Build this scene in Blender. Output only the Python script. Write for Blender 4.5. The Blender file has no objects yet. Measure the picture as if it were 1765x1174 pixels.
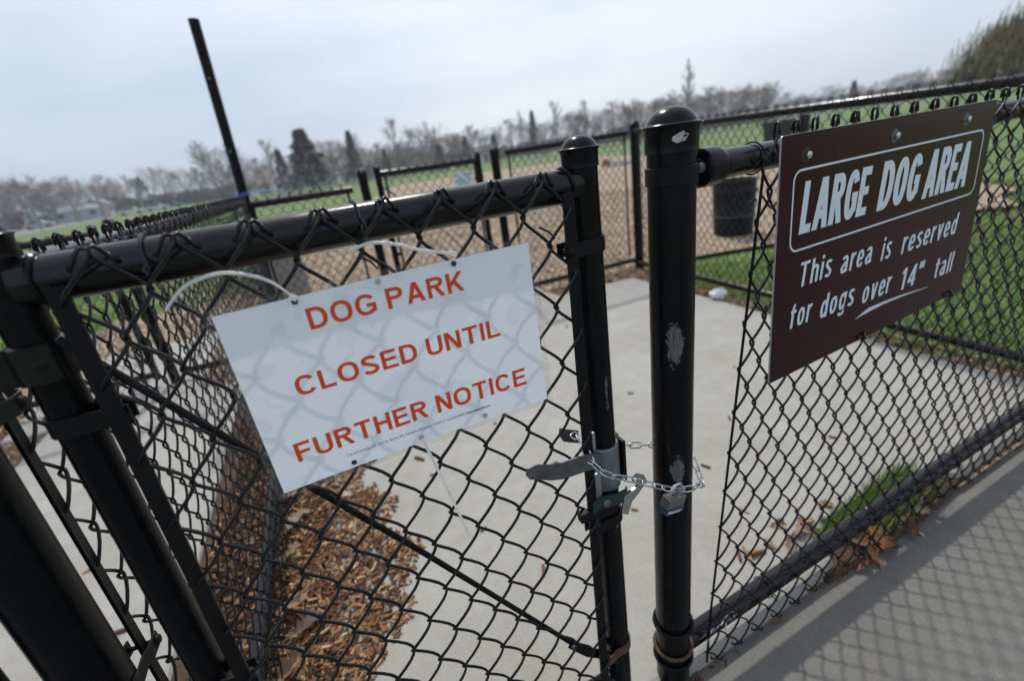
import bpy, math, random
import numpy as np
from mathutils import Vector, Matrix, Quaternion, Euler, noise as mnoise

rnd = random.Random(7)
R = math.radians
scene = bpy.context.scene
COL = scene.collection

# ------------------------------------------------------------------ camera
cam_d = bpy.data.cameras.new('camera')
cam = bpy.data.objects.new('camera', cam_d); COL.objects.link(cam); scene.camera = cam
YAW, PITCH, ROLL, FPX = 0.3603, 0.3676, -0.1430, 829.8
CAM = Vector((-0.548, -0.6433, 1.2282))
fw = Vector((math.sin(YAW)*math.cos(PITCH), math.cos(YAW)*math.cos(PITCH), -math.sin(PITCH)))
rt = Vector((math.cos(YAW), -math.sin(YAW), 0)); up = rt.cross(fw)
c_, s_ = math.cos(ROLL), math.sin(ROLL)
ax, ay = c_*rt + s_*up, -s_*rt + c_*up
cam.matrix_world = Matrix(((ax.x, ay.x, -fw.x, CAM.x), (ax.y, ay.y, -fw.y, CAM.y), (ax.z, ay.z, -fw.z, CAM.z), (0, 0, 0, 1)))
cam_d.sensor_width = 36.0
cam_d.lens = 36.0*FPX/1765.0
cam_d.clip_start = 0.02; cam_d.clip_end = 4000
cam_d.dof.use_dof = True
cam_d.dof.focus_distance = 0.78
cam_d.dof.aperture_fstop = 2.5

# ------------------------------------------------------------------ world, sun, exposure
SUN_AZ, SUN_EL = R(14), R(54)          # azimuth clockwise from +Y
world = bpy.data.worlds.new('World'); scene.world = world; world.use_nodes = True
wt = world.node_tree; wt.nodes.clear()
def wn(t, **k):
    n = wt.nodes.new(t)
    for a, b in k.items(): setattr(n, a, b)
    return n
w_out = wn('ShaderNodeOutputWorld'); w_bg = wn('ShaderNodeBackground')
sky = wn('ShaderNodeTexSky', sky_type='NISHITA', sun_disc=False)
sky.sun_elevation = SUN_EL; sky.sun_rotation = SUN_AZ
sky.air_density = 1.0; sky.dust_density = 3.0; sky.ozone_density = 1.0
tc = wn('ShaderNodeTexCoord'); mp = wn('ShaderNodeMapping'); mp.inputs['Scale'].default_value = (1.0, 1.0, 3.2); mp.inputs['Location'].default_value = (6.43, 8.29, 1.18)
ns = wn('ShaderNodeTexNoise'); ns.inputs['Scale'].default_value = 1.05; ns.inputs['Detail'].default_value = 5; ns.inputs['Roughness'].default_value = 0.5
rp = wn('ShaderNodeValToRGB')
rp.color_ramp.elements[0].position = 0.36; rp.color_ramp.elements[0].color = (2.65, 3.35, 4.4, 1)
rp.color_ramp.elements[1].position = 0.66; rp.color_ramp.elements[1].color = (5.15, 5.6, 6.1, 1)
mx = wn('ShaderNodeMixRGB'); mx.inputs[0].default_value = 0.88
wt.links.new(tc.outputs['Generated'], mp.inputs['Vector']); wt.links.new(mp.outputs['Vector'], ns.inputs['Vector'])
wt.links.new(ns.outputs['Fac'], rp.inputs['Fac'])
wt.links.new(sky.outputs[0], mx.inputs[1]); wt.links.new(rp.outputs['Color'], mx.inputs[2])
wt.links.new(mx.outputs[0], w_bg.inputs['Color']); w_bg.inputs['Strength'].default_value = 0.125
wt.links.new(w_bg.outputs[0], w_out.inputs[0])

sun_d = bpy.data.lights.new('sun', 'SUN'); sun_d.energy = 1.95; sun_d.angle = R(2.4); sun_d.color = (1.0, 0.955, 0.89)
sun = bpy.data.objects.new('sun', sun_d); COL.objects.link(sun)
sdir = Vector((math.sin(SUN_AZ)*math.cos(SUN_EL), math.cos(SUN_AZ)*math.cos(SUN_EL), math.sin(SUN_EL)))
sun.rotation_euler = sdir.to_track_quat('Z', 'Y').to_euler()
scene.view_settings.view_transform = 'Standard'; scene.view_settings.look = 'None'
scene.view_settings.gamma = 1; scene.view_settings.use_curve_mapping = False
scene.view_settings.exposure = 0.45
scene.cycles.max_bounces = 8; scene.cycles.transparent_max_bounces = 16
scene.cycles.use_denoising = True

# ------------------------------------------------------------------ materials
def rgb(h): return tuple(h) + (1,)
class NT:
    def __init__(s, name):
        s.m = bpy.data.materials.new(name); s.m.use_nodes = True; s.t = s.m.node_tree
        s.b = s.t.nodes['Principled BSDF']; s.o = s.t.nodes['Material Output']
    def n(s, t, **k):
        n = s.t.nodes.new(t)
        for a, b in k.items(): setattr(n, a, b)
        return n
    def l(s, a, b): s.t.links.new(a, b)
    def co(s, kind='Object', scale=None):
        c = s.n('ShaderNodeTexCoord').outputs[kind]
        if kind == 'Position': c = s.n('ShaderNodeNewGeometry').outputs['Position']
        if scale:
            m = s.n('ShaderNodeMapping'); m.inputs['Scale'].default_value = scale; s.l(c, m.inputs['Vector']); c = m.outputs['Vector']
        return c
    def pos(s, scale=None):
        c = s.n('ShaderNodeNewGeometry').outputs['Position']
        if scale:
            m = s.n('ShaderNodeMapping'); m.inputs['Scale'].default_value = scale; s.l(c, m.inputs['Vector']); c = m.outputs['Vector']
        return c
    def noise(s, vec, scale, detail=4, rough=0.55, dist=0.0):
        n = s.n('ShaderNodeTexNoise'); n.inputs['Scale'].default_value = scale; n.inputs['Detail'].default_value = detail
        n.inputs['Roughness'].default_value = rough; n.inputs['Distortion'].default_value = dist; s.l(vec, n.inputs['Vector']); return n.outputs['Fac']
    def ramp(s, fac, stops):
        r = s.n('ShaderNodeValToRGB'); e = r.color_ramp.elements
        while len(e) < len(stops): e.new(0.5)
        for el, (p, c) in zip(e, stops):
            el.position = p; el.color = c if len(c) == 4 else rgb(c)
        s.l(fac, r.inputs['Fac']); return r.outputs['Color']
    def mix(s, fac, a, b, mode='MIX'):
        m = s.n('ShaderNodeMixRGB', blend_type=mode)
        for i, v in ((0, fac), (1, a), (2, b)):
            if isinstance(v, (int, float)): m.inputs[i].default_value = v
            elif isinstance(v, tuple): m.inputs[i].default_value = v if len(v) == 4 else rgb(v)
            else: s.l(v, m.inputs[i])
        return m.outputs[0]
    def math(s, op, a, b=None, c=None):
        m = s.n('ShaderNodeMath', operation=op)
        for i, v in enumerate((a, b, c)):
            if v is None: continue
            if isinstance(v, (int, float)): m.inputs[i].default_value = v
            else: s.l(v, m.inputs[i])
        return m.outputs[0]
    def bump(s, h, strength=0.3, dist=0.002):
        b = s.n('ShaderNodeBump'); b.inputs['Strength'].default_value = strength; b.inputs['Distance'].default_value = dist
        s.l(h, b.inputs['Height']); s.l(b.outputs[0], s.b.inputs['Normal'])
    def set(s, **k):
        for a, v in k.items():
            i = s.b.inputs[a.replace('_', ' ')]
            if isinstance(v, (int, float)): i.default_value = v
            elif isinstance(v, tuple): i.default_value = v if len(v) == 4 else rgb(v)
            else: s.l(v, i)
        return s

def simple(name, col, rough=0.5, metal=0.0, var=0.0, scale=40, bump=0.0, bscale=200):
    n = NT(name)
    v = n.pos()
    if var:
        f = n.noise(v, scale)
        c = n.ramp(f, [(0.25, tuple(x*(1-var) for x in col)), (0.75, tuple(min(1, x*(1+var)) for x in col))])
        n.set(Base_Color=c)
    else: n.set(Base_Color=col)
    n.set(Roughness=rough, Metallic=metal)
    if bump: n.bump(n.noise(v, bscale, 3), bump, 0.001)
    return n.m

def black_paint(name, base=0.0042, wear=(), rough=0.26, sticker=None, spec=0.17):
    """black powder coat: dust, faint scuffs, and bare-metal scars at given places (shape of their own)"""
    n = NT(name); v = n.pos()
    f1 = n.noise(v, 14, 5); f2 = n.noise(v, 260, 3)
    col = n.ramp(f1, [(0.3, (base*.75, base*.82, base*1.0)), (0.62, (base*1.05, base*1.12, base*1.3)), (0.85, (base*1.8, base*1.8, base*1.8))])
    speck = n.ramp(n.noise(v, 420, 2), [(0.70, (0, 0, 0)), (0.78, (1, 1, 1))])
    patch = n.ramp(n.noise(v, 23, 3), [(0.55, (0, 0, 0)), (0.72, (1, 1, 1))])
    dust = n.mix(1.0, speck, patch, 'MULTIPLY')
    col = n.mix(n.math('MULTIPLY', dust, 0.35), col, (0.16, 0.16, 0.15))
    rr = n.ramp(f1, [(0.3, (rough-.07,)*3), (0.7, (rough+.12,)*3)])
    metal = 0.0
    if wear:
        mask = None
        dis = n.noise(v, 95, 5, 0.65)
        dis2 = n.noise(v, 300, 3, 0.6)
        for (cx, cy, cz, rx, rz, str_) in wear:
            s = n.n('ShaderNodeVectorMath', operation='SUBTRACT'); n.l(v, s.inputs[0]); s.inputs[1].default_value = (cx, cy, cz)
            m = n.n('ShaderNodeVectorMath', operation='MULTIPLY'); n.l(s.outputs[0], m.inputs[0]); m.inputs[1].default_value = (1/rx, 1/rx, 1/rz)
            ln = n.n('ShaderNodeVectorMath', operation='LENGTH'); n.l(m.outputs[0], ln.inputs[0])
            d = n.math('ADD', ln.outputs['Value'], n.math('MULTIPLY', n.math('SUBTRACT', dis, 0.5), 3.2*str_))
            d = n.math('ADD', d, n.math('MULTIPLY', n.math('SUBTRACT', dis2, 0.5), 1.0))
            k = n.math('LESS_THAN', d, 0.9)
            mask = k if mask is None else n.math('MAXIMUM', mask, k)
        scr = n.noise(n.pos((60, 60, 4)), 8, 4)
        bare = n.ramp(scr, [(0.32, (0.075, 0.045, 0.03)), (0.45, (0.10, 0.10, 0.098)), (0.6, (0.15, 0.155, 0.155)), (0.8, (0.21, 0.22, 0.225))])
        col = n.mix(mask, col, bare)
        rr = n.mix(mask, rr, (0.55, 0.55, 0.55))
        n.bump(n.math('SUBTRACT', 1.0, mask), 0.5, 0.0006)
    else:
        n.bump(n.math('ADD', n.math('MULTIPLY', f2, 0.5), n.noise(v, 40, 2)), 0.06, 0.002)
    n.set(Base_Color=col, Roughness=rr, Metallic=metal, Specular_IOR_Level=spec)
    return n.m

M = {}
M['black'] = black_paint('black_powder_coat', rough=0.20, spec=0.34)
M['black_low'] = black_paint('black_powder_coat_dull', rough=0.24, spec=0.13)
M['black_post'] = black_paint('black_powder_coat_worn', wear=[(-0.022, -0.034, 0.885, 0.016, 0.042, 0.55), (-0.020, -0.034, 0.622, 0.013, 0.036, 0.7), (-0.018, -0.036, 1.252, 0.0, 0.0, 0)][:2])
M['black_cap'] = black_paint('black_cap_paint', base=0.0065, rough=0.20)
M['black_stile'] = black_paint('black_powder_coat_scuffed', wear=[(-0.155, -0.025, 0.555, 0.007, 0.012, 0.9), (-0.160, -0.026, 0.835, 0.003, 0.030, 1.3)])
M['bar'] = black_paint('black_bar_paint', base=0.006, rough=0.45)
M['wire'] = simple('black_vinyl_wire', (0.005, 0.005, 0.006), 0.28, 0, 0.35, 60)
M['wire'].node_tree.nodes['Principled BSDF'].inputs['Specular IOR Level'].default_value = 0.33
M['far_black'] = simple('black_paint_plain', (0.005, 0.005, 0.006), 0.34, 0, 0.3, 9)
M['far_black'].node_tree.nodes['Principled BSDF'].inputs['Specular IOR Level'].default_value = 0.28
M['galv'] = simple('galvanised_steel', (0.36, 0.38, 0.40), 0.42, 0.9, 0.22, 60, 0.1, 300)
M['galv_dull'] = simple('dull_grey_steel', (0.13, 0.14, 0.145), 0.5, 0.7, 0.3, 45, 0.1, 300)
M['collar'] = simple('matt_grey_steel', (0.17, 0.18, 0.19), 0.4, 0.35, 0.15, 60)
M['zinc'] = simple('bright_zinc', (0.62, 0.64, 0.66), 0.26, 1.0, 0.12, 120)
M['rust'] = simple('rusty_steel', (0.10, 0.055, 0.032), 0.8, 0.2, 0.5, 150, 0.3, 400)
M['green_paint'] = simple('dark_green_paint', (0.008, 0.036, 0.024), 0.4, 0.0, 0.4, 120)
M['white_tie'] = simple('white_nylon', (0.78, 0.78, 0.76), 0.42)
M['white_tie'].node_tree.nodes['Principled BSDF'].inputs['Subsurface Weight'].default_value = 0.15
M['sign_white'] = simple('white_vinyl_lettering', (0.70, 0.76, 0.81), 0.4)
M['ink_grey'] = simple('grey_ink', (0.10, 0.10, 0.11), 0.6)
M['ink_black'] = simple('black_ink', (0.02, 0.02, 0.022), 0.6)
M['edge_metal'] = simple('sign_edge', (0.50, 0.49, 0.48), 0.5, 0.3)

n = NT('brown_sign_vinyl'); v = n.pos()
n.set(Base_Color=n.ramp(n.noise(v, 9, 5), [(0.3, (0.030, 0.0066, 0.0090)), (0.7, (0.037, 0.0088, 0.0112))]),
      Roughness=n.ramp(n.noise(v, 6, 4), [(0.3, (0.19,)*3), (0.7, (0.27,)*3)]))
n.set(Specular_IOR_Level=0.13)
M['sign_brown'] = n.m

def paper_like(name, col, stain=True, trans=0.42):
    n = NT(name); v = n.pos()
    c = col
    if stain:
        f = n.noise(v, 13, 6, 0.6, 0.3)
        wet = n.ramp(f, [(0.535, (0, 0, 0)), (0.55, (1, 1, 1))])
        f2 = n.ramp(n.noise(v, 5, 3), [(0.3, (0.97, 0.98, 1.0)), (0.7, (1, 1, 1))])
        c = n.mix(n.math('MULTIPLY', wet, 0.38), tuple(col), tuple(x*y for x, y in zip(col, (0.80, 0.83, 0.87))))
        c = n.mix(1.0, c, f2, 'MULTIPLY')
        speck = n.ramp(n.noise(v, 230, 2), [(0.76, (0, 0, 0)), (0.80, (1, 1, 1))])
        c = n.mix(n.math('MULTIPLY', speck, 0.07), c, (0.5, 0.48, 0.45))
    d = n.n('ShaderNodeBsdfDiffuse'); t = n.n('ShaderNodeBsdfTranslucent'); m = n.n('ShaderNodeMixShader')
    if isinstance(c, tuple):
        d.inputs[0].default_value = rgb(c); t.inputs[0].default_value = rgb(c)
    else:
        n.l(c, d.inputs[0]); n.l(c, t.inputs[0])
    m.inputs[0].default_value = trans
    n.l(d.outputs[0], m.inputs[1]); n.l(t.outputs[0], m.inputs[2])
    g = n.n('ShaderNodeBsdfGlossy'); g.inputs['Roughness'].default_value = 0.12
    fr = n.n('ShaderNodeFresnel'); fr.inputs['IOR'].default_value = 1.45
    m2 = n.n('ShaderNodeMixShader'); n.l(n.math('MULTIPLY', fr.outputs[0], 0.8), m2.inputs[0])
    n.l(m.outputs[0], m2.inputs[1]); n.l(g.outputs[0], m2.inputs[2])
    n.l(m2.outputs[0], n.o.inputs['Surface'])
    return n.m
M['paper'] = paper_like('laminated_paper', (0.90, 0.93, 0.97), trans=0.17)
M['red_ink'] = paper_like('red_print', (0.80, 0.095, 0.030), stain=False, trans=0.15)
n = NT('clear_laminate'); v = n.pos()
t = n.n('ShaderNodeBsdfTransparent'); t.inputs[0].default_value = (0.93, 0.94, 0.95, 1)
g = n.n('ShaderNodeBsdfGlossy'); g.inputs['Roughness'].default_value = 0.14
fr = n.n('ShaderNodeFresnel'); fr.inputs['IOR'].default_value = 1.5
d = n.n('ShaderNodeBsdfDiffuse'); d.inputs[0].default_value = (0.7, 0.72, 0.74, 1)
m1 = n.n('ShaderNodeMixShader'); n.l(n.math('ADD', fr.outputs[0], 0.03), m1.inputs[0]); n.l(t.outputs[0], m1.inputs[1]); n.l(g.outputs[0], m1.inputs[2])
m2 = n.n('ShaderNodeMixShader')
n.l(n.ramp(n.noise(v, 170, 4), [(0.55, (0.02,)*3), (0.75, (0.25,)*3)]), m2.inputs[0]); n.l(m1.outputs[0], m2.inputs[1]); n.l(d.outputs[0], m2.inputs[2])
bp = n.n('ShaderNodeBump'); bp.inputs['Strength'].default_value = 0.4; bp.inputs['Distance'].default_value = 0.002
n.l(n.noise(v, 45, 3), bp.inputs['Height']); n.l(bp.outputs[0], g.inputs['Normal'])
n.l(m2.outputs[0], n.o.inputs['Surface']); M['laminate'] = n.m

def concrete(name, lo, hi, broom=0.0, stain=(0.30, 0.27, 0.23)):
    n = NT(name); v = n.pos()
    big = n.noise(v, 2.6, 6, 0.65); mid = n.noise(v, 11, 6, 0.65); fine = n.noise(v, 240, 4, 0.7)
    c = n.ramp(mid, [(0.25, lo), (0.75, hi)])
    c = n.mix(n.ramp(big, [(0.42, (0, 0, 0)), (0.68, (0.75,)*3)]), c, stain)
    c = n.mix(n.ramp(fine, [(0.3, (0.55,)*3), (0.62, (0, 0, 0))]), c, tuple(x*.55 for x in lo))
    blot = n.noise(v, 70, 5, 0.7)
    c = n.mix(n.ramp(blot, [(0.35, (0.28 if broom else 0.12,)*3), (0.55, (0, 0, 0))]), c, tuple(x*.6 for x in lo))
    c = n.mix(n.ramp(blot, [(0.58, (0, 0, 0)), (0.75, (0.30 if broom else 0.12,)*3)]), c, tuple(min(1, x*1.35) for x in hi))
    grit = n.noise(v, 900, 2, 0.5)
    c = n.mix(n.ramp(grit, [(0.3, (0.35,)*3), (0.5, (0, 0, 0))]), c, tuple(x*.6 for x in lo))
    spots = n.ramp(n.noise(v, 38, 2), [(0.76, (0, 0, 0)), (0.79, (0.5,)*3)])
    c = n.mix(spots, c, (0.10, 0.075, 0.05))
    if broom:
        w = n.n('ShaderNodeTexWave', wave_type='BANDS', bands_direction='X', wave_profile='SIN')
        w.inputs['Scale'].default_value = 60; w.inputs['Distortion'].default_value = 2.2; w.inputs['Detail'].default_value = 3; w.inputs['Detail Scale'].default_value = 1.5
        n.l(v, w.inputs['Vector'])
        lines = n.noise(n.pos((620, 22, 1)), 1.0, 3, 0.65)
        c = n.mix(n.ramp(lines, [(0.35, (broom*.40,)*3), (0.6, (0, 0, 0))]), c, tuple(x*.5 for x in lo))
        h = n.math('ADD', n.math('MULTIPLY', lines, 0.7), n.math('MULTIPLY', fine, 0.4))
        n.bump(h, 0.55, 0.003)
    else:
        n.bump(n.math('ADD', fine, n.math('MULTIPLY', mid, 0.6)), 0.25, 0.002)
    n.set(Base_Color=c, Roughness=0.85)
    return n.m
M['pad'] = concrete('pale_concrete', (0.36, 0.342, 0.305), (0.46, 0.443, 0.40), 0.0, (0.315, 0.288, 0.245))
M['pavement'] = concrete('broomed_concrete', (0.185, 0.175, 0.155), (0.245, 0.235, 0.21), 0.9, (0.18, 0.165, 0.14))

def chips_mat(name, attr=True):
    n = NT(name)
    a = n.n('ShaderNodeVertexColor'); a.layer_name = 'col'
    n.set(Base_Color=a.outputs[0], Roughness=0.85); return n.m
M['tinted'] = chips_mat('tinted_pieces')

n = NT('wood_chip_ground'); v = n.pos()
vo = n.n('ShaderNodeTexVoronoi'); vo.inputs['Scale'].default_value = 34; n.l(n.pos((1, 1.0, 1)), vo.inputs['Vector'])
big = n.noise(v, 0.35, 5, 0.6)
cell = n.n('ShaderNodeSeparateColor'); n.l(vo.outputs['Color'], cell.inputs[0])
c = n.ramp(cell.outputs[0], [(0.0, (0.20, 0.13, 0.08)), (0.45, (0.40, 0.29, 0.20)), (1.0, (0.58, 0.46, 0.34))])
c = n.mix(n.ramp(vo.outputs['Distance'], [(0.4, (0, 0, 0)), (0.9, (0.7,)*3)]), c, (0.07, 0.04, 0.025))
c = n.mix(n.ramp(big, [(0.5, (0, 0, 0)), (0.7, (0.5,)*3)]), c, (0.20, 0.21, 0.085))
n.set(Base_Color=c, Roughness=0.95); n.bump(vo.outputs['Distance'], 0.8, 0.02); M['yard'] = n.m

n = NT('dark_mulch_soil'); v = n.pos()
n.set(Base_Color=n.ramp(n.noise(v, 90, 6, 0.7), [(0.3, (0.035, 0.022, 0.014)), (0.7, (0.13, 0.075, 0.04))]), Roughness=0.95); n.bump(n.noise(v, 120, 4), 0.8, 0.01); M['soil'] = n.m

n = NT('grass_ground'); v = n.pos()
f = n.noise(v, 0.14, 6, 0.62); f2 = n.noise(v, 9, 5, 0.7)
c = n.ramp(f, [(0.25, (0.085, 0.150, 0.026)), (0.5, (0.115, 0.195, 0.034)), (0.75, (0.165, 0.215, 0.056))])
c = n.mix(n.ramp(f2, [(0.35, (0.55,)*3), (0.65, (0, 0, 0))]), c, (0.026, 0.05, 0.012))
n.set(Base_Color=c, Roughness=0.9); n.bump(f2, 0.8, 0.03); M['grass_ground'] = n.m
M['road'] = simple('grey_asphalt_road', (0.20, 0.20, 0.195), 0.9, 0, 0.2, 2)
M['bark'] = simple('grey_brown_bark', (0.16, 0.135, 0.12), 0.9, 0, 0.35, 1.5)
M['twig'] = simple('bare_twigs', (0.20, 0.165, 0.15), 0.9, 0, 0.3, 0.6)
M['twig_red'] = simple('reddish_twigs', (0.20, 0.13, 0.105), 0.9, 0, 0.3, 0.6)
M['needle'] = simple('dark_needles', (0.020, 0.045, 0.024), 0.8, 0, 0.45, 0.9)
M['willow'] = simple('olive_willow_shoots', (0.12, 0.10, 0.040), 0.85, 0, 0.35, 1.2)

# ------------------------------------------------------------------ mesh helpers
class MB:
    def __init__(s): s.v = []; s.f = []
    def add(s, vs, fs):
        o = len(s.v); s.v += [tuple(p) for p in vs]; s.f += [tuple(i+o for i in q) for q in fs]; return s
    def box(s, c, d, mat=None):
        hx, hy, hz = d[0]/2, d[1]/2, d[2]/2
        vs = [Vector((x*hx, y*hy, z*hz)) for x in (-1, 1) for y in (-1, 1) for z in (-1, 1)]
        vs = [(mat @ p if mat else p) + Vector(c) for p in vs]
        return s.add(vs, [(0, 1, 3, 2), (4, 6, 7, 5), (0, 4, 5, 1), (2, 3, 7, 6), (0, 2, 6, 4), (1, 5, 7, 3)])
    def tube(s, pts, r, n=8, cap=True, closed=False):
        pts = [Vector(p) for p in pts]; N = len(pts)
        rad = r if isinstance(r, (list, tuple)) else [r]*N
        tans = []
        for i in range(N):
            a = pts[(i-1) % N] if (closed or i > 0) else pts[i]
            b = pts[(i+1) % N] if (closed or i < N-1) else pts[i]
            t = b-a
            tans.append(t.normalized() if t.length > 1e-9 else Vector((0, 0, 1)))
        t0 = tans[0]; u = t0.orthogonal().normalized()
        vs = []; fs = []
        for i in range(N):
            if i: 
                q = tans[i-1].rotation_difference(tans[i]); u = (q @ u)
                u = (u - tans[i]*u.dot(tans[i])).normalized()
            w = tans[i].cross(u)
            for k in range(n):
                a = 2*math.pi*k/n
                vs.append(pts[i] + (u*math.cos(a)+w*math.sin(a))*rad[i])
        for i in range(N if closed else N-1):
            j = (i+1) % N
            for k in range(n):
                l = (k+1) % n
                fs.append((i*n+k, i*n+l, j*n+l, j*n+k))
        if cap and not closed:
            fs.append(tuple(reversed(range(n)))); fs.append(tuple(range((N-1)*n, N*n)))
        return s.add(vs, fs)
    def lathe(s, prof, n=32, mat=None, off=(0, 0, 0)):
        """prof: list of (r, z) from bottom to top around local Z; mat rotates it"""
        vs = []; fs = []; N = len(prof)
        for r, z in prof:
            for k in range(n):
                a = 2*math.pi*k/n; p = Vector((r*math.cos(a), r*math.sin(a), z))
                vs.append((mat @ p if mat else p) + Vector(off))
        for i in range(N-1):
            for k in range(n):
                l = (k+1) % n; fs.append((i*n+k, i*n+l, (i+1)*n+l, (i+1)*n+k))
        if prof[0][0] > 1e-6: fs.append(tuple(reversed(range(n))))
        if prof[-1][0] > 1e-6: fs.append(tuple(range((N-1)*n, N*n)))
        return s.add(vs, fs)
    def strap(s, pts, wid, thick, wdir):
        """flat strip following pts; wdir = width direction"""
        pts = [Vector(p) for p in pts]; wd = Vector(wdir).normalized(); N = len(pts); vs = []; fs = []
        for i in range(N):
            t = (pts[min(i+1, N-1)]-pts[max(i-1, 0)]).normalized(); nn = t.cross(wd).normalized()
            for a, b in ((-1, -1), (1, -1), (1, 1), (-1, 1)): vs.append(pts[i]+wd*a*wid/2+nn*b*thick/2)
        for i in range(N-1):
            for k in range(4):
                l = (k+1) % 4; fs.append((i*4+k, i*4+l, (i+1)*4+l, (i+1)*4+k))
        fs.append((3, 2, 1, 0)); fs.append(tuple(range((N-1)*4, N*4)))
        return s.add(vs, fs)
    def prism(s, outline, y0, y1):
        """outline in (x,z), extruded along y"""
        N = len(outline); vs = [(x, y0, z) for x, z in outline]+[(x, y1, z) for x, z in outline]
        fs = [tuple(range(N)), tuple(reversed(range(N, 2*N)))]
        for i in range(N):
            j = (i+1) % N; fs.append((i, i+N, j+N, j))
        return s.add(vs, fs)
    def mesh(s, name, mat, smooth=False, cols=None):
        me = bpy.data.meshes.new(name); me.from_pydata(s.v, [], s.f); me.materials.append(mat)
        if smooth:
            me.polygons.foreach_set('use_smooth', [True]*len(me.polygons))
            if smooth == 'auto': me.set_sharp_from_angle(angle=R(40))
        me.update(); return me
    def build(s, name, mat, parent=None, smooth='auto', loc=None):
        return obj(name, s.mesh(name, mat, smooth), parent, loc)
def obj(name, me, parent=None, loc=None, rot=None):
    o = bpy.data.objects.new(name, me); COL.objects.link(o)
    if parent: o.parent = parent
    if loc is not None: o.location = loc
    if rot is not None: o.rotation_euler = rot
    return o
def tag(o, label=None, cat=None, group=None, kind=None):
    if label: o['label'] = label
    if cat: o['category'] = cat
    if group: o['group'] = group
    if kind: o['kind'] = kind
    return o
def thing(name, loc, label, cat, group=None, rz=0.0, rot=None):
    o = bpy.data.objects.new(name, None); COL.objects.link(o); o.location = loc
    o.rotation_euler = rot if rot else (0, 0, rz); o.empty_display_size = 0.05
    return tag(o, label, cat, group)
def sub(name, parent, loc=(0, 0, 0)):
    o = bpy.data.objects.new(name, None); COL.objects.link(o); o.parent = parent; o.location = loc; o.empty_display_size = 0.03
    return o
def arc(cx, cz, r, a0, a1, n): return [(cx+r*math.cos(R(a0+(a1-a0)*i/n)), cz+r*math.sin(R(a0+(a1-a0)*i/n))) for i in range(n+1)]

# ------------------------------------------------------------------ setting: ground, yard, pads, pavement
def grid_sheet(x0, x1, y0, y1, nx, ny, zf):
    b = MB(); vs = []; fs = []
    for j in range(ny+1):
        for i in range(nx+1):
            x = x0+(x1-x0)*i/nx; y = y0+(y1-y0)*j/ny; vs.append((x, y, zf(x, y)))
    for j in range(ny):
        for i in range(nx):
            a = j*(nx+1)+i; fs.append((a, a+1, a+nx+2, a+nx+1))
    return b.add(vs, fs)
b = MB(); b.add([(-900, -900, -0.075), (900, -900, -0.075), (900, 900, -0.075), (-900, 900, -0.075)], [(0, 1, 2, 3)])
tag(b.build('ground', M['grass_ground'], smooth=False), kind='structure')

def wobble(poly, step, amp, seed, freq=2.0):
    out = []; N = len(poly)
    for i in range(N):
        a = Vector(poly[i]); c = Vector(poly[(i+1) % N]); L = (c-a).length; k = max(1, int(L/step))
        nrm = Vector((-(c-a).y, (c-a).x)).normalized()
        for j in range(k):
            p = a.lerp(c, j/k); w = mnoise.noise(Vector((p.x*freq, p.y*freq, seed)))*amp
            p = p + nrm*w; out.append((p.x, p.y))
    return out
def flat_poly(name, poly, z, mat, thick=0.0):
    b = MB(); N = len(poly)
    if thick:
        b.add([(x, y, z) for x, y in poly]+[(x, y, z-thick) for x, y in poly], [tuple(range(N))]+[(i, i+N, (i+1) % N+N, (i+1) % N) for i in range(N)])
    else: b.add([(x, y, z) for x, y in poly], [tuple(range(N))])
    return b.build(name, mat, smooth=False)
PY = 0.055                      # heading of the sign panel (rad), it turns slightly away from the gate line
def pl(x, off=0.0): return (x*math.cos(PY)-off*math.sin(PY), x*math.sin(PY)+off*math.cos(PY))
yard = [(-3.6, 0.05), (2.34, 0.15), (2.34, 3.2), (3.0, 3.25), (4.5, 3.1), (6.6, 2.2), (8.3, 3.0), (10, 6), (18, 19), (25, 38), (8, 46), (0.5, 17), (-1.2, 6.8), (-2.9, 6.2), (-3.6, 5.0)]
tag(flat_poly('wood_chip_yard', wobble(yard, 0.5, 0.35, 3.1, 0.9), -0.030, M['yard']), kind='structure')
pav = [(-6, -6), (7, -6), pl(7, 0.03), pl(0.0, 0.03), (-6, 0.03)]
E0 = -0.006      # front edge of the pads, under the fence line
pad = [(-0.80, E0), (0.0, E0), pl(.60, E0), pl(.66, .07), pl(.80, .105), pl(1.0, .11), pl(1.18, .08), pl(1.28, E0), pl(2.16, E0), (2.12, 3.02), (1.35, 3.06), (1.28, 4.5), (0.05, 4.6), (0.10, 3.05), (-0.72, 3.0)]
def bevel_slab(name, poly, z, mat):
    b = MB(); N = len(poly); c = sum((Vector(p) for p in poly), Vector((0, 0)))/N
    rings = []
    for off, zz in ((0.0, z-0.10), (0.0, z-0.014), (0.006, z-0.004), (0.016, z)):
        ring = []
        for i in range(N):
            p0, p1, p2 = Vector(poly[i-1]), Vector(poly[i]), Vector(poly[(i+1) % N])
            d1 = (p1-p0).normalized(); d2 = (p2-p1).normalized(); n1 = Vector((-d1.y, d1.x)); n2 = Vector((-d2.y, d2.x))
            m = (n1+n2); m = m/max(0.3, m.dot(n1)); p = p1+m*off
            ring.append((p.x, p.y, zz))
        rings.append(ring)
    vs = [p for r in rings for p in r]; fs = []
    for k in range(3):
        for i in range(N): j = (i+1) % N; fs.append((k*N+i, k*N+j, (k+1)*N+j, (k+1)*N+i))
    fs.append(tuple(range(3*N, 4*N)))
    return b.add(vs, fs).build(name, mat, smooth=False)
tag(bevel_slab('front_pavement', pav, -0.05, M['pavement']), kind='structure')
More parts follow.
